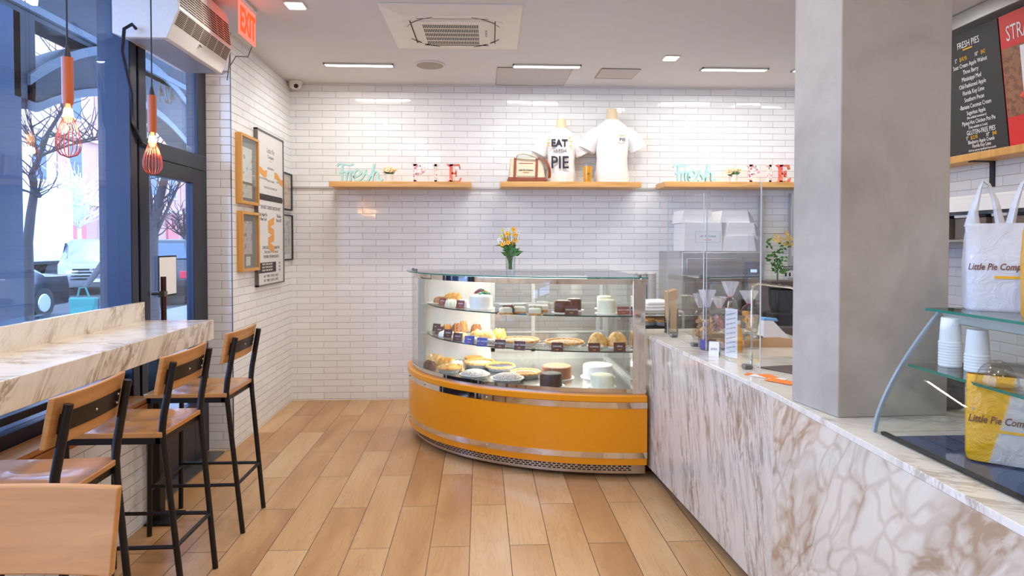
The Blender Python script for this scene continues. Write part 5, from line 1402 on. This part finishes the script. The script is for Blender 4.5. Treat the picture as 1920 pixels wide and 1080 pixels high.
mb = MB(); mb.tube([(1.93, Yc1 - .03, ZC), (1.93, Yc1 - .03, ZC + .376)], .01, 8); mb.tube([(1.458, Yc1 - .03, ZC + .36), (1.93, Yc1 - .03, ZC + .36)], .006, 8); mb.build('rear_post', M_CHROME, nc, world=True)
def cups(u, v, r, n_, lab, lid=False):
    p_ = AZ(u, v, 1.1265); t = thing('paper_bowl_stack', lab, 'paper cups', (p_.x, p_.y, 1.1265))
    prof = [(r * .82, 0)]
    for k in range(n_): z = k * .0085; prof += [(r, z + .002), (r * 1.03, z + .0045), (r * .99, z + .007)]
    z = n_ * .0085; prof += [(r * .94, z), (r * .88, z + .045 if lid else z + .04), (r * .8, z + .07), (.001, z + .07)]
    prof[0] = (r * .98, 0)
    MB().lathe(prof, n=36).build('bowls', M_WPAPER, t)
cups(1781, 686, .0305, 9, 'taller stack of white paper bowls in the near glass case')
cups(1832, 696, .0320, 6, 'shorter stack of white paper bowls in the near glass case')
p_ = AZ(1870, 722, 1.1265); t = thing('plastic_dome', 'clear plastic dome lid beside the paper bowls', 'dome lid', (p_.x, p_.y + .0, 1.1265))
mb = MB(); dome_h(mb, .047, .004, .062, n=40, wob=lambda a, z: 1 + .01 * math.sin(a * 16)); mb.build('dome', M_CELLO, t); MB().lathe([(.052, 0), (.052, .004), (.047, .004)], n=40, cap=False).build('rim', M_ACRYL, t)
t = thing('card_terminal', 'dark speckled card terminal behind the column on the counter', 'card terminal', (1.665, 2.19, ZC))
MB().box(-.045, .045, -.03, .03, 0, .17).build('body', plain('speckled_black', (48, 42, 42), .5), t, bevel=.015)
MB().box(-.033, .033, -.032, -.03, .08, .15).build('screen', plain('screen_dark', (36, 34, 36), .1), t)

# carrier bags
def two_tone():
    n = N('two_tone_bag_film'); x = n.sep(n.obj())[0]; z = n.sep(n.obj())[2]
    f = n.rng(n.m('ADD', x, n.m('MULTIPLY', z, -.25)), -.055, -.045, 0, 1)
    h = n.noise(n.obj(), 14, 4, .6, 1.5)
    return n.bsdf(n.mix(f, srgb(244, 176, 10), srgb(232, 226, 220)), .3, alpha=n.rng(f, 0, 1, .92, .62), normal=n.bump(h, .6, .02))
M_BAG2 = two_tone()
def carrier(name, x, y, z, rz, w, d, h, filmmat, lab, box=True, handles=True, logo=True, boxmat=None, parent_scale=1, stripe=False):
    t = thing(name, lab, 'carrier bag', (x, y, z), R(rz))
    def ring(z_, fx, fy, wob, ph=0):
        pts = []
        for k in range(40):
            q = 2 * PI * k / 40; cx = math.copysign(abs(math.cos(q)) ** .35, math.cos(q)); cy = math.copysign(abs(math.sin(q)) ** .35, math.sin(q))
            n_ = 1 + wob * math.sin(q * 7 + ph) + wob * .6 * math.sin(q * 13 + ph * 2)
            pts.append(Vector((w / 2 * fx * cx * n_, d / 2 * fy * cy * n_, z_)))
        return pts
    hb = h * .66
    rings = [ring(0, .96, .96, 0), ring(.01, 1, 1, .004), ring(hb * .55, 1.01, 1.03, .012, 1), ring(hb * .8, .99, .8, .02, 2), ring(hb * .93, .97, .5, .03, 3), ring(hb, .96, .30, .03, 4)]
    MB().loft(rings, cap=False).build('film', filmmat, t, smooth=60)
    if handles:
        for s_ in (-1, 1):
            mb = MB(); rr = []
            P_ = [(.40, hb * .97, .085), (.38, hb * 1.15, .055), (.31, h * .93, .035), (.27, h * .99, .03), (.2, h * .96, .03), (.12, hb * 1.25, .04), (.06, hb * 1.0, .05)]
            for i, (fx, z_, ww) in enumerate(P_):
                c = Vector((s_ * w * fx, .006 * math.sin(i * 2), z_)); ang = i / (len(P_) - 1) * PI
                e = Vector((math.cos(ang) * s_, 0, math.sin(ang) * .6)) * ww * w * 2.4 * .5
                rr.append([c - e + Vector((0, -.004, 0)), c - e * .3 + Vector((0, -.012, 0)), c + e * .4 + Vector((0, -.007, 0)), c + e + Vector((0, -.003, 0)), c + e + Vector((0, .001, 0)), c + e * .4 + Vector((0, -.003, 0)), c - e * .3 + Vector((0, -.008, 0)), c - e])
            mb.loft(rr); mb.build('handle', filmmat, t, smooth=60)
    if box: MB().box(-w / 2 * .88, w / 2 * .88, -d / 2 * .9, d / 2 * .9, .004, h * .42).build('box_inside', boxmat or M_WPAPER, t, bevel=.003)
    if logo:
        text('Little Pie Company', 'lettering', M_INKB, t, (-w * .10, -d / 2 * 1.045, h * .31), (1, 0, 0), (0, 0, 1), w * .135, .0006, sx=.72, shear=.25, bold=.0004, world=False)
        MB().box(-w * .16, w * .14, -d / 2 * 1.045 - .001, -d / 2 * 1.045, h * .245, h * .265).build('underline', M_INKY, t, smooth=0)
    return t
ztop = ZC + .3845
c1 = carrier('carrier_bag', 1.60, 1.88, ztop, -34, .205, .16, .40, M_BAGW, 'frosted white carrier bag with a cake box inside, standing on the near glass case')
c2 = carrier('carrier_bag', 1.55, 1.60, ztop, -30, .20, .16, .44, M_BAGY, 'yellow carrier bag cut by the right edge, on top of the near glass case', handles=True, logo=False)
c3 = carrier('carrier_bag', 1.405, 1.615, ZC + .0105, -38, .205, .10, .34, M_BAG2, 'yellow and white carrier bag inside the near glass case', handles=False, boxmat=M_KRAFT)

# ================================================================== MENU BOARD AND RIGHT WALL
def RX(u, v, x): return AX(u, v, x)
mbd = thing('menu_board', 'black printed price board leaning above the oak ledge on the right wall', 'menu board', (3.27, 4.25, 2.075))
NY = (0, -1, 0); tilt = .115; hgt = .80
upv = Vector((-tilt, 0, 1)).normalized()
def lean_box(x, y0, y1, z0, z1, th):
    mb = MB(); f = lambda z: x - tilt * z
    mb.loft([[(f(z0) - th, y0, z0), (f(z0), y0, z0), (f(z0), y1, z0), (f(z0) - th, y1, z0)], [(f(z1) - th, y0, z1), (f(z1), y0, z1), (f(z1), y1, z1), (f(z1) - th, y1, z1)]]); return mb
M_MENUK = plain('menu_black', (44, 42, 42), .6)
lean_box(-.005, -.45, .42, 0, hgt, .012).build('board', M_MENUK, mbd, smooth=0)
def mt(s, y, z, size, mat=M_INKW, sx=1.0): text(s, 'lettering', mat, mbd, (-.0185 - tilt * z, y * .85 - .20 - .05 * (.7 - z), z), NY, upv, size, .0004, sx=sx * .66, world=False)
for (s, y, z, size, m_) in (('FRESH PIES', -.01, .705, .060, M_INKW), ('5"', .13, .625, .036, M_INKW), ('$10.95', .055, .625, .036, M_INKY), ('10"', -.075, .625, .036, M_INKW), ('$42', -.14, .625, .036, M_INKY),
     ('Sour Cream Apple Walnut', 0, .580, .040, M_INKW), ('Three Berry', 0, .535, .040, M_INKW), ('Mississippi Mud', 0, .490, .040, M_INKW), ('Old-Fashioned Apple', 0, .445, .040, M_INKW), ('Florida Key Lime', 0, .400, .040, M_INKW), ('Southern Pecan', 0, .355, .040, M_INKW), ('-Banana Coconut Cream', 0, .310, .040, M_INKW), ('Sugarless Apple', 0, .268, .038, M_INKW), ('(No artificial sweeteners)', 0, .241, .024, M_INKW), ('Piping-Hot Chicken Pot Pie', -.01, .205, .038, M_INKW), ('(Only available in 5-inch)', 0, .178, .024, M_INKW)):
    mt(s, y, z, size, m_)
mt('GLUTEN-FREE PIES', -.02, .137, .044)
for (s, y, z, size, m_) in (('5"', .12, .107, .034, M_INKW), ('$12.95', .05, .107, .034, M_INKY), ('10"', -.08, .107, .034, M_INKW), ('$48', -.145, .107, .034, M_INKY), ('Blueberry Apple Crumb', -.01, .078, .034, M_INKW), ('Florida Key Lime', -.01, .05, .034, M_INKW), ('All of our pies are handmade from scratch', -.01, .028, .020, M_INKW), ('using only the finest ingredients.', -.01, .010, .020, M_INKW)):
    mt(s, y, z, size, m_)
lean_box(-.018, -.24, -.16, .688, .696, .001).build('underline', M_INKY, mbd)
M_RED = plain('poster_red', (214, 32, 30), .5)
rb = thing('strawberry_poster', 'red strawberry poster beside the black price board, cut by the frame', 'poster', (3.27, 3.255, 2.075))
lean_box(-.005, -.60, .535, 0, hgt, .012).build('board', M_RED, rb, smooth=0)
lean_box(-.0175, -.60, .53, .19, .60, .001).build('photo_ground', art('poster_wood', srgb(150, 100, 66), [((120, 76, 48), .5)], 30), rb, smooth=0)
lean_box(-.0188, -.60, .40, .19, .59, .001).build('photo_paper', M_WPAPER, rb, smooth=0)
text('STRAWBERRY', 'lettering', M_INKW, rb, (-.019 - tilt * .64, .49, .64), NY, upv, .13, .0004, align='LEFT', sx=.55, world=False)
mb = MB(); mb.sphere((-.065, .33, .30), .055, 14, 8, sx=.25, sy=1.6, sz=.5); mb.sphere((-.065, .22, .31), .05, 14, 8, sx=.25, sy=1.4, sz=.5); mb.build('strawberry_slices', plain('strawberry', (226, 76, 46), .3), rb)
mb = MB(); mb.sphere((-.10, .26, .52), .045, 14, 8, sx=.2); mb.build('orange_garnish', M_PETY, rb)
lt = tag(MB().box(3.13, 3.299, 2.7, 4.9, 2.025, 2.072).build('menu_ledge', M_WOODY if 0 else M_FRAMEW, None, bevel=.003), 'oak ledge carrying the menu boards on the right wall', 'ledge')
q = AX(1859, 330, 3.29)
b = thing('ledge_bracket', 'black steel bracket under the oak menu ledge', 'bracket', (3.298, q.y, 1.86))
MB().box(-.006, 0, -.02, .02, 0, .164).build('upright', M_BLACK, b); MB().box(-.15, 0, -.02, .02, .158, .164).build('arm', M_BLACK, b)
s_ = thing('soffit_light', 'grey metal soffit running along the top of the menu boards', 'soffit', (3.2, 3.6, 2.905))
MB().box(-.08, .09, -1.6, 1.7, 0, .09).build('housing', M_ALU, s_, bevel=.004)
# shelf clutter seen through the bag handles
t = thing('spice_shelf', 'white wall shelf with jars seen between the bag handles', 'shelf', (3.18, 3.9, 1.50))
MB().box(-.08, .118, -1.1, .9, .28, .30).build('board', M_WHITE, t, bevel=.003); MB().box(-.08, .118, -1.1, .9, 0, .02).build('board', M_STEEL, t, bevel=.003); MB().box(-.082, -.078, -1.1, .9, .20, .28).build('fascia', M_WHITE, t)
for k, y in enumerate((4.55, 4.40, 4.22, 4.05, 3.9, 3.74, 3.6)):
    tt = thing('shelf_bin', ['blue capped bin at the far end of the wall shelf', 'brown bin next to the blue capped one', 'pair-mate brown bin third along the wall shelf', 'grey lidded bin in the middle of the wall shelf', 'tall brown bin fifth along the wall shelf', 'small brown bin sixth along the wall shelf', 'brown bin at the near end of the wall shelf'][k], 'bin', (3.20, y, 1.5205))
    m_ = (plain('bright_blue', (30, 120, 230), .4), plain('bin_brown', (120, 100, 84), .6), plain('bin_brown', (120, 100, 84), .6), M_GREYM)[min(k, 3)] if k < 4 else plain('bin_brown', (120, 100, 84), .6)
    MB().box(-.055, .055, -.055, .055, 0, .14).build('body', m_, tt, bevel=.008); MB().box(-.058, .058, -.058, .058, .141, .16).build('lid', M_WHITE if k % 2 else M_SMOKE, tt, bevel=.004)
# ================================================================== STREET OUTSIDE
GZ = -.16
struct(MB().box(-7.2, XW - .2, -8, 60, GZ - .1, -.03), 'trim_7', plain('sidewalk', (120, 112, 108), .8, bscale=4, var=.08), smooth=0)
struct(MB().box(-30, -7.2, -8, 80, GZ - .2, GZ), 'trim_8', plain('asphalt', (66, 62, 62), .85, bscale=8, var=.1), smooth=0)
M_ARC = plain('arcade_paint', (66, 66, 72), .7, bscale=3)
M_ARCL = plain('arcade_trim', (120, 124, 132), .6)
ar = thing('street_arcade', 'grey arched arcade frame outside the shop window', 'arcade', (-3.1, 5.7, -.03))
def inner(y): return 2.40 + .33 * max(0, 1 - ((y - 5.72) / 1.22) ** 2)
def outer(y): return 2.58 + .55 * max(0, 1 - ((y - 5.85) / 1.45) ** 2)
ys = [4.42 + (7.2 - 4.42) * k / 40 for k in range(41)]
def xband(name, f0, f1, x0, x1, mat):
    mb = MB(); mb.loft([[(x0, y, f0(y)), (x1, y, f0(y)), (x1, y, f1(y)), (x0, y, f1(y))] for y in ys]); mb.build(name, mat, ar, world=True)
xband('arch_ring', inner, outer, -3.2, -3.0, M_ARC); xband('arch_trim', lambda y: outer(y) - .05, lambda y: outer(y) + .02, -3.0, -2.98, M_ARCL); xband('inner_trim', lambda y: inner(y) - .02, lambda y: inner(y) + .04, -3.0, -2.985, M_ARCL)
MB().box(-3.2, -3.0, 4.30, 4.50, 2.45, 3.0).build('bracket_block', M_ARC, ar, world=True); MB().box(-3.2, -3.0, 7.2, 7.4, -.03, 3.0).build('pier', M_ARC, ar, world=True)
MB().box(-3.2, -3.0, 3.0, 9, 3.0, 3.5).build('lintel', M_ARC, ar, world=True); MB().box(-3.0, -2.97, 3.0, 9, 3.04, 3.09).build('lintel_trim', M_ARCL, ar, world=True)
MB().box(-3.02, -3.0, 4.02, 4.36, -.03, 3.0).build('pier', plain('blue_pier', (44, 66, 100), .5), ar, world=True)
struct(MB().box(-3.3, XW - .26, -3, 9, 3.5, 3.6), 'trim_9', M_ARC, smooth=0)
# buildings
M_FAC = plain('pink_brick', (204, 150, 138), .85, bscale=6, var=.08); M_FAC2 = plain('pale_stone', (226, 196, 176), .85, bscale=3)
M_FWIN = plain('street_window', (70, 84, 110), .2); M_REDD = plain('red_door', (214, 110, 104), .6); M_BROWNST = plain('brownstone', (176, 128, 118), .8)
def building(name, lab, x, y0, y1, h, mat, n, redarch=False):
    t = thing(name, lab, 'building', (x, (y0 + y1) / 2, GZ)); w = (y1 - y0)
    MB().box(-6, 0, -w / 2, w / 2, 0, h).build('wall', mat, t, smooth=0)
    for f in range(4):
        for k in range(n):
            y = -w / 2 + w * (k + .5) / n; z = 1.3 + f * 3.4 if f else 1.4
            if f == 0 and redarch and k % 2 == 0:
                mb = MB(); mb.box(.0, .12, y - .75, y + .75, 0, 2.9)
                mb.prism([(y + .75 * math.cos(a), 2.9 + .75 * math.sin(a)) for a in [PI * q / 12 for q in range(13)]], 0, .12, 'x'); mb.build('arched_door', M_REDD, t, smooth=0)
                mb = MB(); A_ = [(y + .95 * math.cos(a), 2.9 + .95 * math.sin(a)) for a in [PI * q / 12 for q in range(13)]]; B_ = [(y + .75 * math.cos(a), 2.9 + .75 * math.sin(a)) for a in [PI * q / 12 for q in range(13)]]
                mb.loft([[(0, a[0], a[1]), (.22, a[0], a[1]), (.22, b_[0], b_[1]), (0, b_[0], b_[1])] for a, b_ in zip(A_, B_)]); mb.build('arch_surround', M_BROWNST, t, smooth=0)
                continue
            fr2 = MB().box(.0, .08, y - .62, y + .62, z - .1, z + 2.15).build('window', M_FAC2, t, smooth=0)
            MB().box(.08, .10, y - .48, y + .48, z, z + 2.0).build('pane', M_FWIN, fr2, smooth=0)
        if f: MB().box(0, .2, -w / 2, w / 2, f * 3.4 + .25, f * 3.4 + .45).build('string_course', M_FAC2, t, smooth=0)
    return t
building('brownstone_house', 'pink brick house with red arched doors across the street', -21, 33, 46, 14, M_FAC, 5, True)
building('brick_house', 'pale house left of the red arched doors across the street', -21, 22, 32.9, 15, M_FAC2, 4)
building('corner_house', 'pale brick house at the far end of the street', -21, 46.1, 62, 13, M_FAC, 6, True)
# truck
M_CARD = plain('navy_car', (24, 32, 44), .18, .3, coat=.5); M_CARW = plain('silver_car', (150, 150, 150), .2, .3, coat=.5); M_CARB = plain('dark_suv', (26, 30, 38), .18, .3, coat=.5); M_CGL = plain('car_glass', (60, 76, 104), .06)
tk = thing('box_truck', 'white box truck parked across the street', 'truck', (-17.5, 23.3, GZ), PI)
MB().box(-1.2, 1.2, -3.2, 2.6, .95, 3.75).build('cargo_box', plain('truck_white', (232, 236, 240), .5), tk, bevel=.03)
MB().box(-1.0, 1.0, 2.7, 4.5, .5, 2.4).build('cab', plain('truck_white', (232, 236, 240), .5), tk, bevel=.15)
MB().box(-1.21, 1.21, -3.22, 2.6, .85, .95).build('side_skirt', M_DK, tk)
MB().box(-.9, .9, -3.0, 4.2, .45, .85).build('chassis', M_DK, tk)
for (x, y) in ((-1, -2), (1, -2), (-1, 3.4), (1, 3.4)): MB().cyl((x - .15, y, .45), (x + .15, y, .45), .45, n=24).build('wheel', M_SMOKE, tk)
def vehicle(name, lab, cat, x, y, rz, L_, W_, Hh, mat, suv):
    t = thing(name, lab, cat, (x, y, GZ), R(rz))          # front toward -y
    hb = Hh * (.62 if suv else .64)
    secs = []
    def prof():
        h = L_ / 2
        if suv: return [(-h, .45), (-h + .03, .80), (-h + .15, .98), (-h + 1.15, 1.12), (-h + 1.95, Hh - .06), (-h + 2.5, Hh), (h - .7, Hh), (h - .15, hb + .15), (h, .95), (h, .40)]
        return [(-h, .42), (-h + .05, .66), (-h + 1.25, .92), (-h + 2.1, Hh - .04), (-h + 2.7, Hh), (h - 1.6, Hh - .08), (h - .85, .98), (h - .08, .92), (h, .62), (h, .38)]
    P_ = prof(); rings = []
    for sx_ in (-1, -.93, -.80, .80, .93, 1):
        k = {1: 0, .93: .55, .8: 1}[abs(sx_)]
        r_ = []
        for (yy, zz) in P_:
            lim = hb if k < 1 else 9
            z_ = zz if zz <= hb or k == 1 else hb + (zz - hb) * (.0 if k == 0 else .72)
            yq = yy * (1 - .02 * (1 - k)); r_.append((sx_ * W_ / 2, yq, z_))
        r_ += [(sx_ * W_ / 2, L_ / 2 - .1, .25), (sx_ * W_ / 2, -L_ / 2 + .1, .25)]
        rings.append(r_)
    MB().loft(rings).build('body', mat, t, smooth=35, bevel=.03)
    h = L_ / 2
    ys = (-h + 1.22, -h + 1.98) if suv else (-h + 1.32, -h + 2.08)
    zt_ = Hh - .10; zb_ = (1.14 if suv else .95)
    mb = MB(); w_ = W_ / 2 * .84; o = -.035
    mb.loft([[(-w_, ys[0] + o, zb_), (w_, ys[0] + o, zb_), (w_, ys[0] + .02, zb_ - .02), (-w_, ys[0] + .02, zb_ - .02)], [(-w_ * .9, ys[1] + o, zt_), (w_ * .9, ys[1] + o, zt_), (w_ * .9, ys[1] + .03, zt_ - .02), (-w_ * .9, ys[1] + .03, zt_ - .02)]]); mb.build('windscreen', M_CGL, t, smooth=0)
    if suv: rw = [(h - .18 + .03, hb + .16), (h - .62, Hh - .1)]
    else: rw = [(h - .88 + .04, 1.0), (h - 1.52, Hh - .12)]
    mb = MB(); mb.loft([[(-w_, rw[0][0], rw[0][1]), (w_, rw[0][0], rw[0][1]), (w_, rw[0][0] + .02, rw[0][1]), (-w_, rw[0][0] + .02, rw[0][1])], [(-w_ * .9, rw[1][0], rw[1][1]), (w_ * .9, rw[1][0], rw[1][1]), (w_ * .9, rw[1][0] + .03, rw[1][1]), (-w_ * .9, rw[1][0] + .03, rw[1][1])]]); mb.build('rear_window', M_CGL, t, smooth=0)
    for s_ in (-1, 1):
        y0_, y1_ = ys[1] - .45, (h - .75 if suv else h - 1.35)
        mb = MB(); x_ = s_ * W_ / 2
        for (a, b_) in ((y0_, (y0_ + y1_) / 2 - .04), ((y0_ + y1_) / 2 + .04, y1_)):
            mb.loft([[(x_ * .995, a, hb + .02), (x_ * .995, b_, hb + .02), (x_ * 1.004, b_, hb + .02), (x_ * 1.004, a, hb + .02)], [(x_ * .90, a + .25, Hh - .13), (x_ * .90, b_ - .1, Hh - .13), (x_ * .915, b_ - .1, Hh - .13), (x_ * .915, a + .25, Hh - .13)]])
        mb.build('side_windows', M_CGL, t, smooth=0)
    for y_ in (-h + .9, h - .95):
        for s_ in (-1, 1):
            wh = MB().cyl((s_ * (W_ / 2 - .22), y_, .33), (s_ * (W_ / 2 + .01), y_, .33), .335, n=28).build('wheel', M_SMOKE, t)
            mb = MB(); mb.cyl((s_ * (W_ / 2 + .005), y_, .33), (s_ * (W_ / 2 + .025), y_, .33), .21, .19, 20); mb.build('rim', M_ALU, wh)
    for s_ in (-1, 1):
        MB().box(s_ * W_ * .30 - .16, s_ * W_ * .30 + .16, -h - .01, -h + .06, .66, .80).build('headlight', M_WHITE, t, bevel=.02)
        MB().box(s_ * W_ * .38 - .12, s_ * W_ * .38 + .12, h - .05, h + .012, .72, .92).build('tail_light', plain('tail_red', (200, 30, 60), .2), t, bevel=.02)
    if suv:
        mb = MB()
        for k in range(4): mb.box(-.62 + k * .02, .62 - k * .02, -h - .025, -h + .02, .50 + k * .10, .545 + k * .10)
        mb.build('grille', M_CHROME, t, smooth=0)
        mb = MB(); mb.tube([(.10 * math.cos(a), -h - .035, .80 + .07 * math.sin(a)) for a in [2 * PI * k / 20 for k in range(20)]], .012, 6, closed=True); mb.tube([(.05 * math.cos(a), -h - .035, .81 + .055 * math.sin(a)) for a in [2 * PI * k / 20 for k in range(20)]], .01, 6, closed=True); mb.build('emblem', M_ALU, t)
    MB().box(-.16, .16, (-h - .04) if suv else h + .0, (-h - .03) if suv else h + .02, .42, .52).build('number_plate', plain('plate_cream', (230, 224, 196), .5), t)
    return t
vehicle('silver_suv', 'silver car with a chrome grille parked across the street, facing us', 'car', -13.3, 22.9, 28, 4.8, 1.9, 1.78, M_CARW, True)
vehicle('navy_sedan', 'navy sedan seen from behind at the left of the window', 'car', -10.5, 13.2, 0, 4.6, 1.8, 1.42, M_CARD, False)
vehicle('dark_suv', 'dark blue estate car seen through the glass door', 'car', -9.4, 19.0, 205, 4.7, 1.9, 1.75, M_CARB, True)
# trees
M_BARK = plain('bark', (58, 50, 52), .9, bumps=.4, bscale=20)
def tree(name, lab, base, pts_list, twigs, seed, mat=M_BARK, tw_r=.01, spread=.8):
    t = thing(name, lab, 'tree', base); rnd = random.Random(seed)
    mb = MB()
    for pts, r0, r1 in pts_list:
        n_ = len(pts); mb.tube(pts, [r0 + (r1 - r0) * i / (n_ - 1) for i in range(n_)], 10)
    mb.build('trunk', mat, t)
    mb = MB()
    for k in range(twigs):
        pts, r0, r1 = pts_list[rnd.randrange(1, len(pts_list))]; i = rnd.randrange(1, len(pts)); p0 = Vector(pts[i - 1]).lerp(Vector(pts[i]), rnd.random())
        d = Vector((rnd.uniform(-1, 1), rnd.uniform(-1, 1), rnd.uniform(.1, 1))).normalized(); L_ = rnd.uniform(.4, 1.2) * spread; q = p0.copy(); path = [q.copy()]
        for s_ in range(4):
            d = (d + Vector((rnd.uniform(-.4, .4), rnd.uniform(-.4, .4), rnd.uniform(-.1, .4)))).normalized(); q = q + d * L_ / 4; path.append(q.copy())
        mb.tube(path, [tw_r, tw_r * .8, tw_r * .6, tw_r * .45, tw_r * .3], 4)
    mb.build('branches', mat, t)
def G(u, v, z=-.03): return AZ(u, v, z)
def BR(base, Yd, *uv):
    out = []
    for (u, v) in uv:
        q = AY(u, v, Yd); out.append((q.x - base[0], q.y - base[1], q.z - base[2]))
    return out
b1 = AY(52, 610, 9.0); b1.z = -.03
tree('street_tree', 'bare street tree rising in front of the box truck', b1, [
    ([(0, 0, 0)] + BR(b1, 9.0, (53, 520), (52, 455), (58, 400), (64, 362)), .075, .05),
    (BR(b1, 9.0, (64, 362), (60, 325), (72, 300), (90, 250), (118, 205), (135, 180)), .045, .015), (BR(b1, 9.0, (64, 362), (76, 368)), .04, .03),
    (BR(b1, 9.0, (72, 300), (66, 270), (60, 235)), .02, .008), (BR(b1, 9.0, (90, 250), (140, 266), (180, 258), (214, 240)), .02, .008), (BR(b1, 9.0, (118, 205), (112, 160), (130, 110)), .02, .006), (BR(b1, 9.0, (80, 290), (130, 272), (180, 262), (216, 262)), .018, .006)], 110, 3)
b2 = AY(287, 590, 11.5); b2.z = -.03
tree('street_tree', 'bare forked street tree seen through the glass door', b2, [
    ([(0, 0, 0)] + BR(b2, 11.5, (285, 540), (284, 460), (286, 425)), .12, .10),
    (BR(b2, 11.5, (284, 440), (278, 370), (273, 310), (272, 260), (268, 200)), .08, .03), (BR(b2, 11.5, (286, 430), (300, 370), (315, 310), (325, 260), (320, 190)), .085, .03),
    (BR(b2, 11.5, (290, 445), (315, 390), (340, 335), (358, 310)), .03, .012), (BR(b2, 11.5, (325, 260), (345, 220), (352, 180)), .03, .01), (BR(b2, 11.5, (273, 310), (255, 250), (235, 200)), .03, .01)], 120, 8, tw_r=.013)
b3 = AY(150, 540, 30.0); b3.z = GZ
tree('blossom_tree', 'small white blossoming tree beside the truck', b3, [([(0, 0, 0)] + BR(b3, 30, (150, 480), (148, 420)), .12, .08)] + [(BR(b3, 30, (148, 430), (u, v)), .06, .02) for u, v in ((112, 340), (125, 318), (140, 330), (160, 350), (172, 372), (130, 360))], 180, 5, plain('blossom_white', (240, 238, 240), .8), .03, 1.4)
b4 = AY(345, 560, 26.0); b4.z = GZ
tree('street_shrub', 'thin bare tree behind the dark car', b4, [([(0, 0, 0)] + BR(b4, 26, (348, 480), (345, 440)), .1, .06)] + [(BR(b4, 26, (345, 445), (u, v)), .05, .02) for u, v in ((330, 400), (345, 390), (362, 400), (322, 425))], 70, 6, M_BARK, .02, 1.0)
# guard rails
def rail(name, lab, p0, p1, h, n):
    t = thing(name, lab, 'fence', (p0[0], p0[1], -.03)); d = Vector((p1[0] - p0[0], p1[1] - p0[1], 0)); M_ = M_FRAME
    mb = MB()
    for z in (h, h - .10, .12): mb.tube([(0, 0, z), (d.x, d.y, z)], .014, 4)
    for k in range(n + 1):
        q = d * (k / n); mb.tube([(q.x, q.y, 0 if k % n == 0 else .12), (q.x, q.y, h)], .012 if k % n else .022, 4)
    mb.build('rails', M_, t, smooth=0)
a, b_ = AZ(52, 640, -.03), AZ(180, 600, -.03)
rail('tree_guard', 'low black tree guard railing left of the window post', (-6.2, 7.2), (-6.1, 9.2), .52, 14)
rail('tree_guard', 'low black tree guard railing seen through the glass door', (-6.7, 11.2), (-6.4, 13.2), .55, 14)
rail('tree_guard', 'cross rail of the tree guard left of the window post', (-6.9, 7.0), (-6.25, 7.15), .52, 8)
# pedestrian mostly hidden by the post
pr = thing('person', 'person in a grey jacket walking by the window post with a teal bag', 'person', (-5.03, 9.35, -.03))
me = bpy.data.meshes.new('body'); J = [((0, 0, .92), .15), ((0, .01, 1.15), .15), ((0, 0, 1.38), .155), ((0, 0, 1.50), .06), ((0, -.01, 1.60), .085), ((0, -.01, 1.70), .08),
     ((-.18, 0, 1.42), .065), ((-.33, -.05, 1.18), .05), ((-.42, -.16, .98), .038), ((-.45, -.2, .90), .035), ((.18, 0, 1.42), .065), ((.26, .03, 1.15), .048), ((.25, -.08, .93), .036),
     ((-.09, 0, .85), .10), ((-.10, -.14, .48), .065), ((-.10, -.10, .08), .045), ((-.10, -.22, .04), .04), ((.09, 0, .85), .10), ((.10, .12, .48), .065), ((.10, .26, .10), .045), ((.10, .17, .04), .04)]
Ed = [(0, 1), (1, 2), (2, 3), (3, 4), (4, 5), (2, 6), (6, 7), (7, 8), (8, 9), (2, 10), (10, 11), (11, 12), (0, 13), (13, 14), (14, 15), (15, 16), (0, 17), (17, 18), (18, 19), (19, 20)]
me.from_pydata([j[0] for j in J], Ed, []); bo = bpy.data.objects.new('body', me); COL.objects.link(bo); bo.parent = pr
bm = bmesh.new(); bm.from_mesh(me); sl = bm.verts.layers.skin.verify()
for v_, j in zip(bm.verts, J): v_[sl].radius = (j[1], j[1]); v_[sl].use_root = (v_.index == 0)
bm.to_mesh(me); bm.free(); me.materials.append(plain('grey_jacket', (84, 76, 80), .8)); bo.modifiers.new('skin', 'SKIN'); ss_ = bo.modifiers.new('sub', 'SUBSURF'); ss_.levels = 1; ss_.render_levels = 2
MB().sphere((0, -.012, 1.67), .098, 16, 10, sx=.85, sz=1.15).build('hair', plain('dark_hair', (50, 40, 40), .7), pr)
tl = thing('teal_bag', 'teal bag held in the hand of the walking person', 'bag', (-5.50, 9.14, .42))
MB().loft([[(-.14, -.07, 0), (.14, -.07, 0), (.14, .07, 0), (-.14, .07, 0)], [(-.18, -.05, .32), (.18, -.05, .32), (.18, .05, .32), (-.18, .05, .32)]]).build('body', plain('teal_fabric', (26, 120, 110), .6), tl, bevel=.02)
MB().tube([(-.08, 0, .32), (-.05, 0, .45), (.03, 0, .46), (.08, 0, .32)], .012, 6).build('handle', plain('teal_fabric', (26, 120, 110), .6), tl)
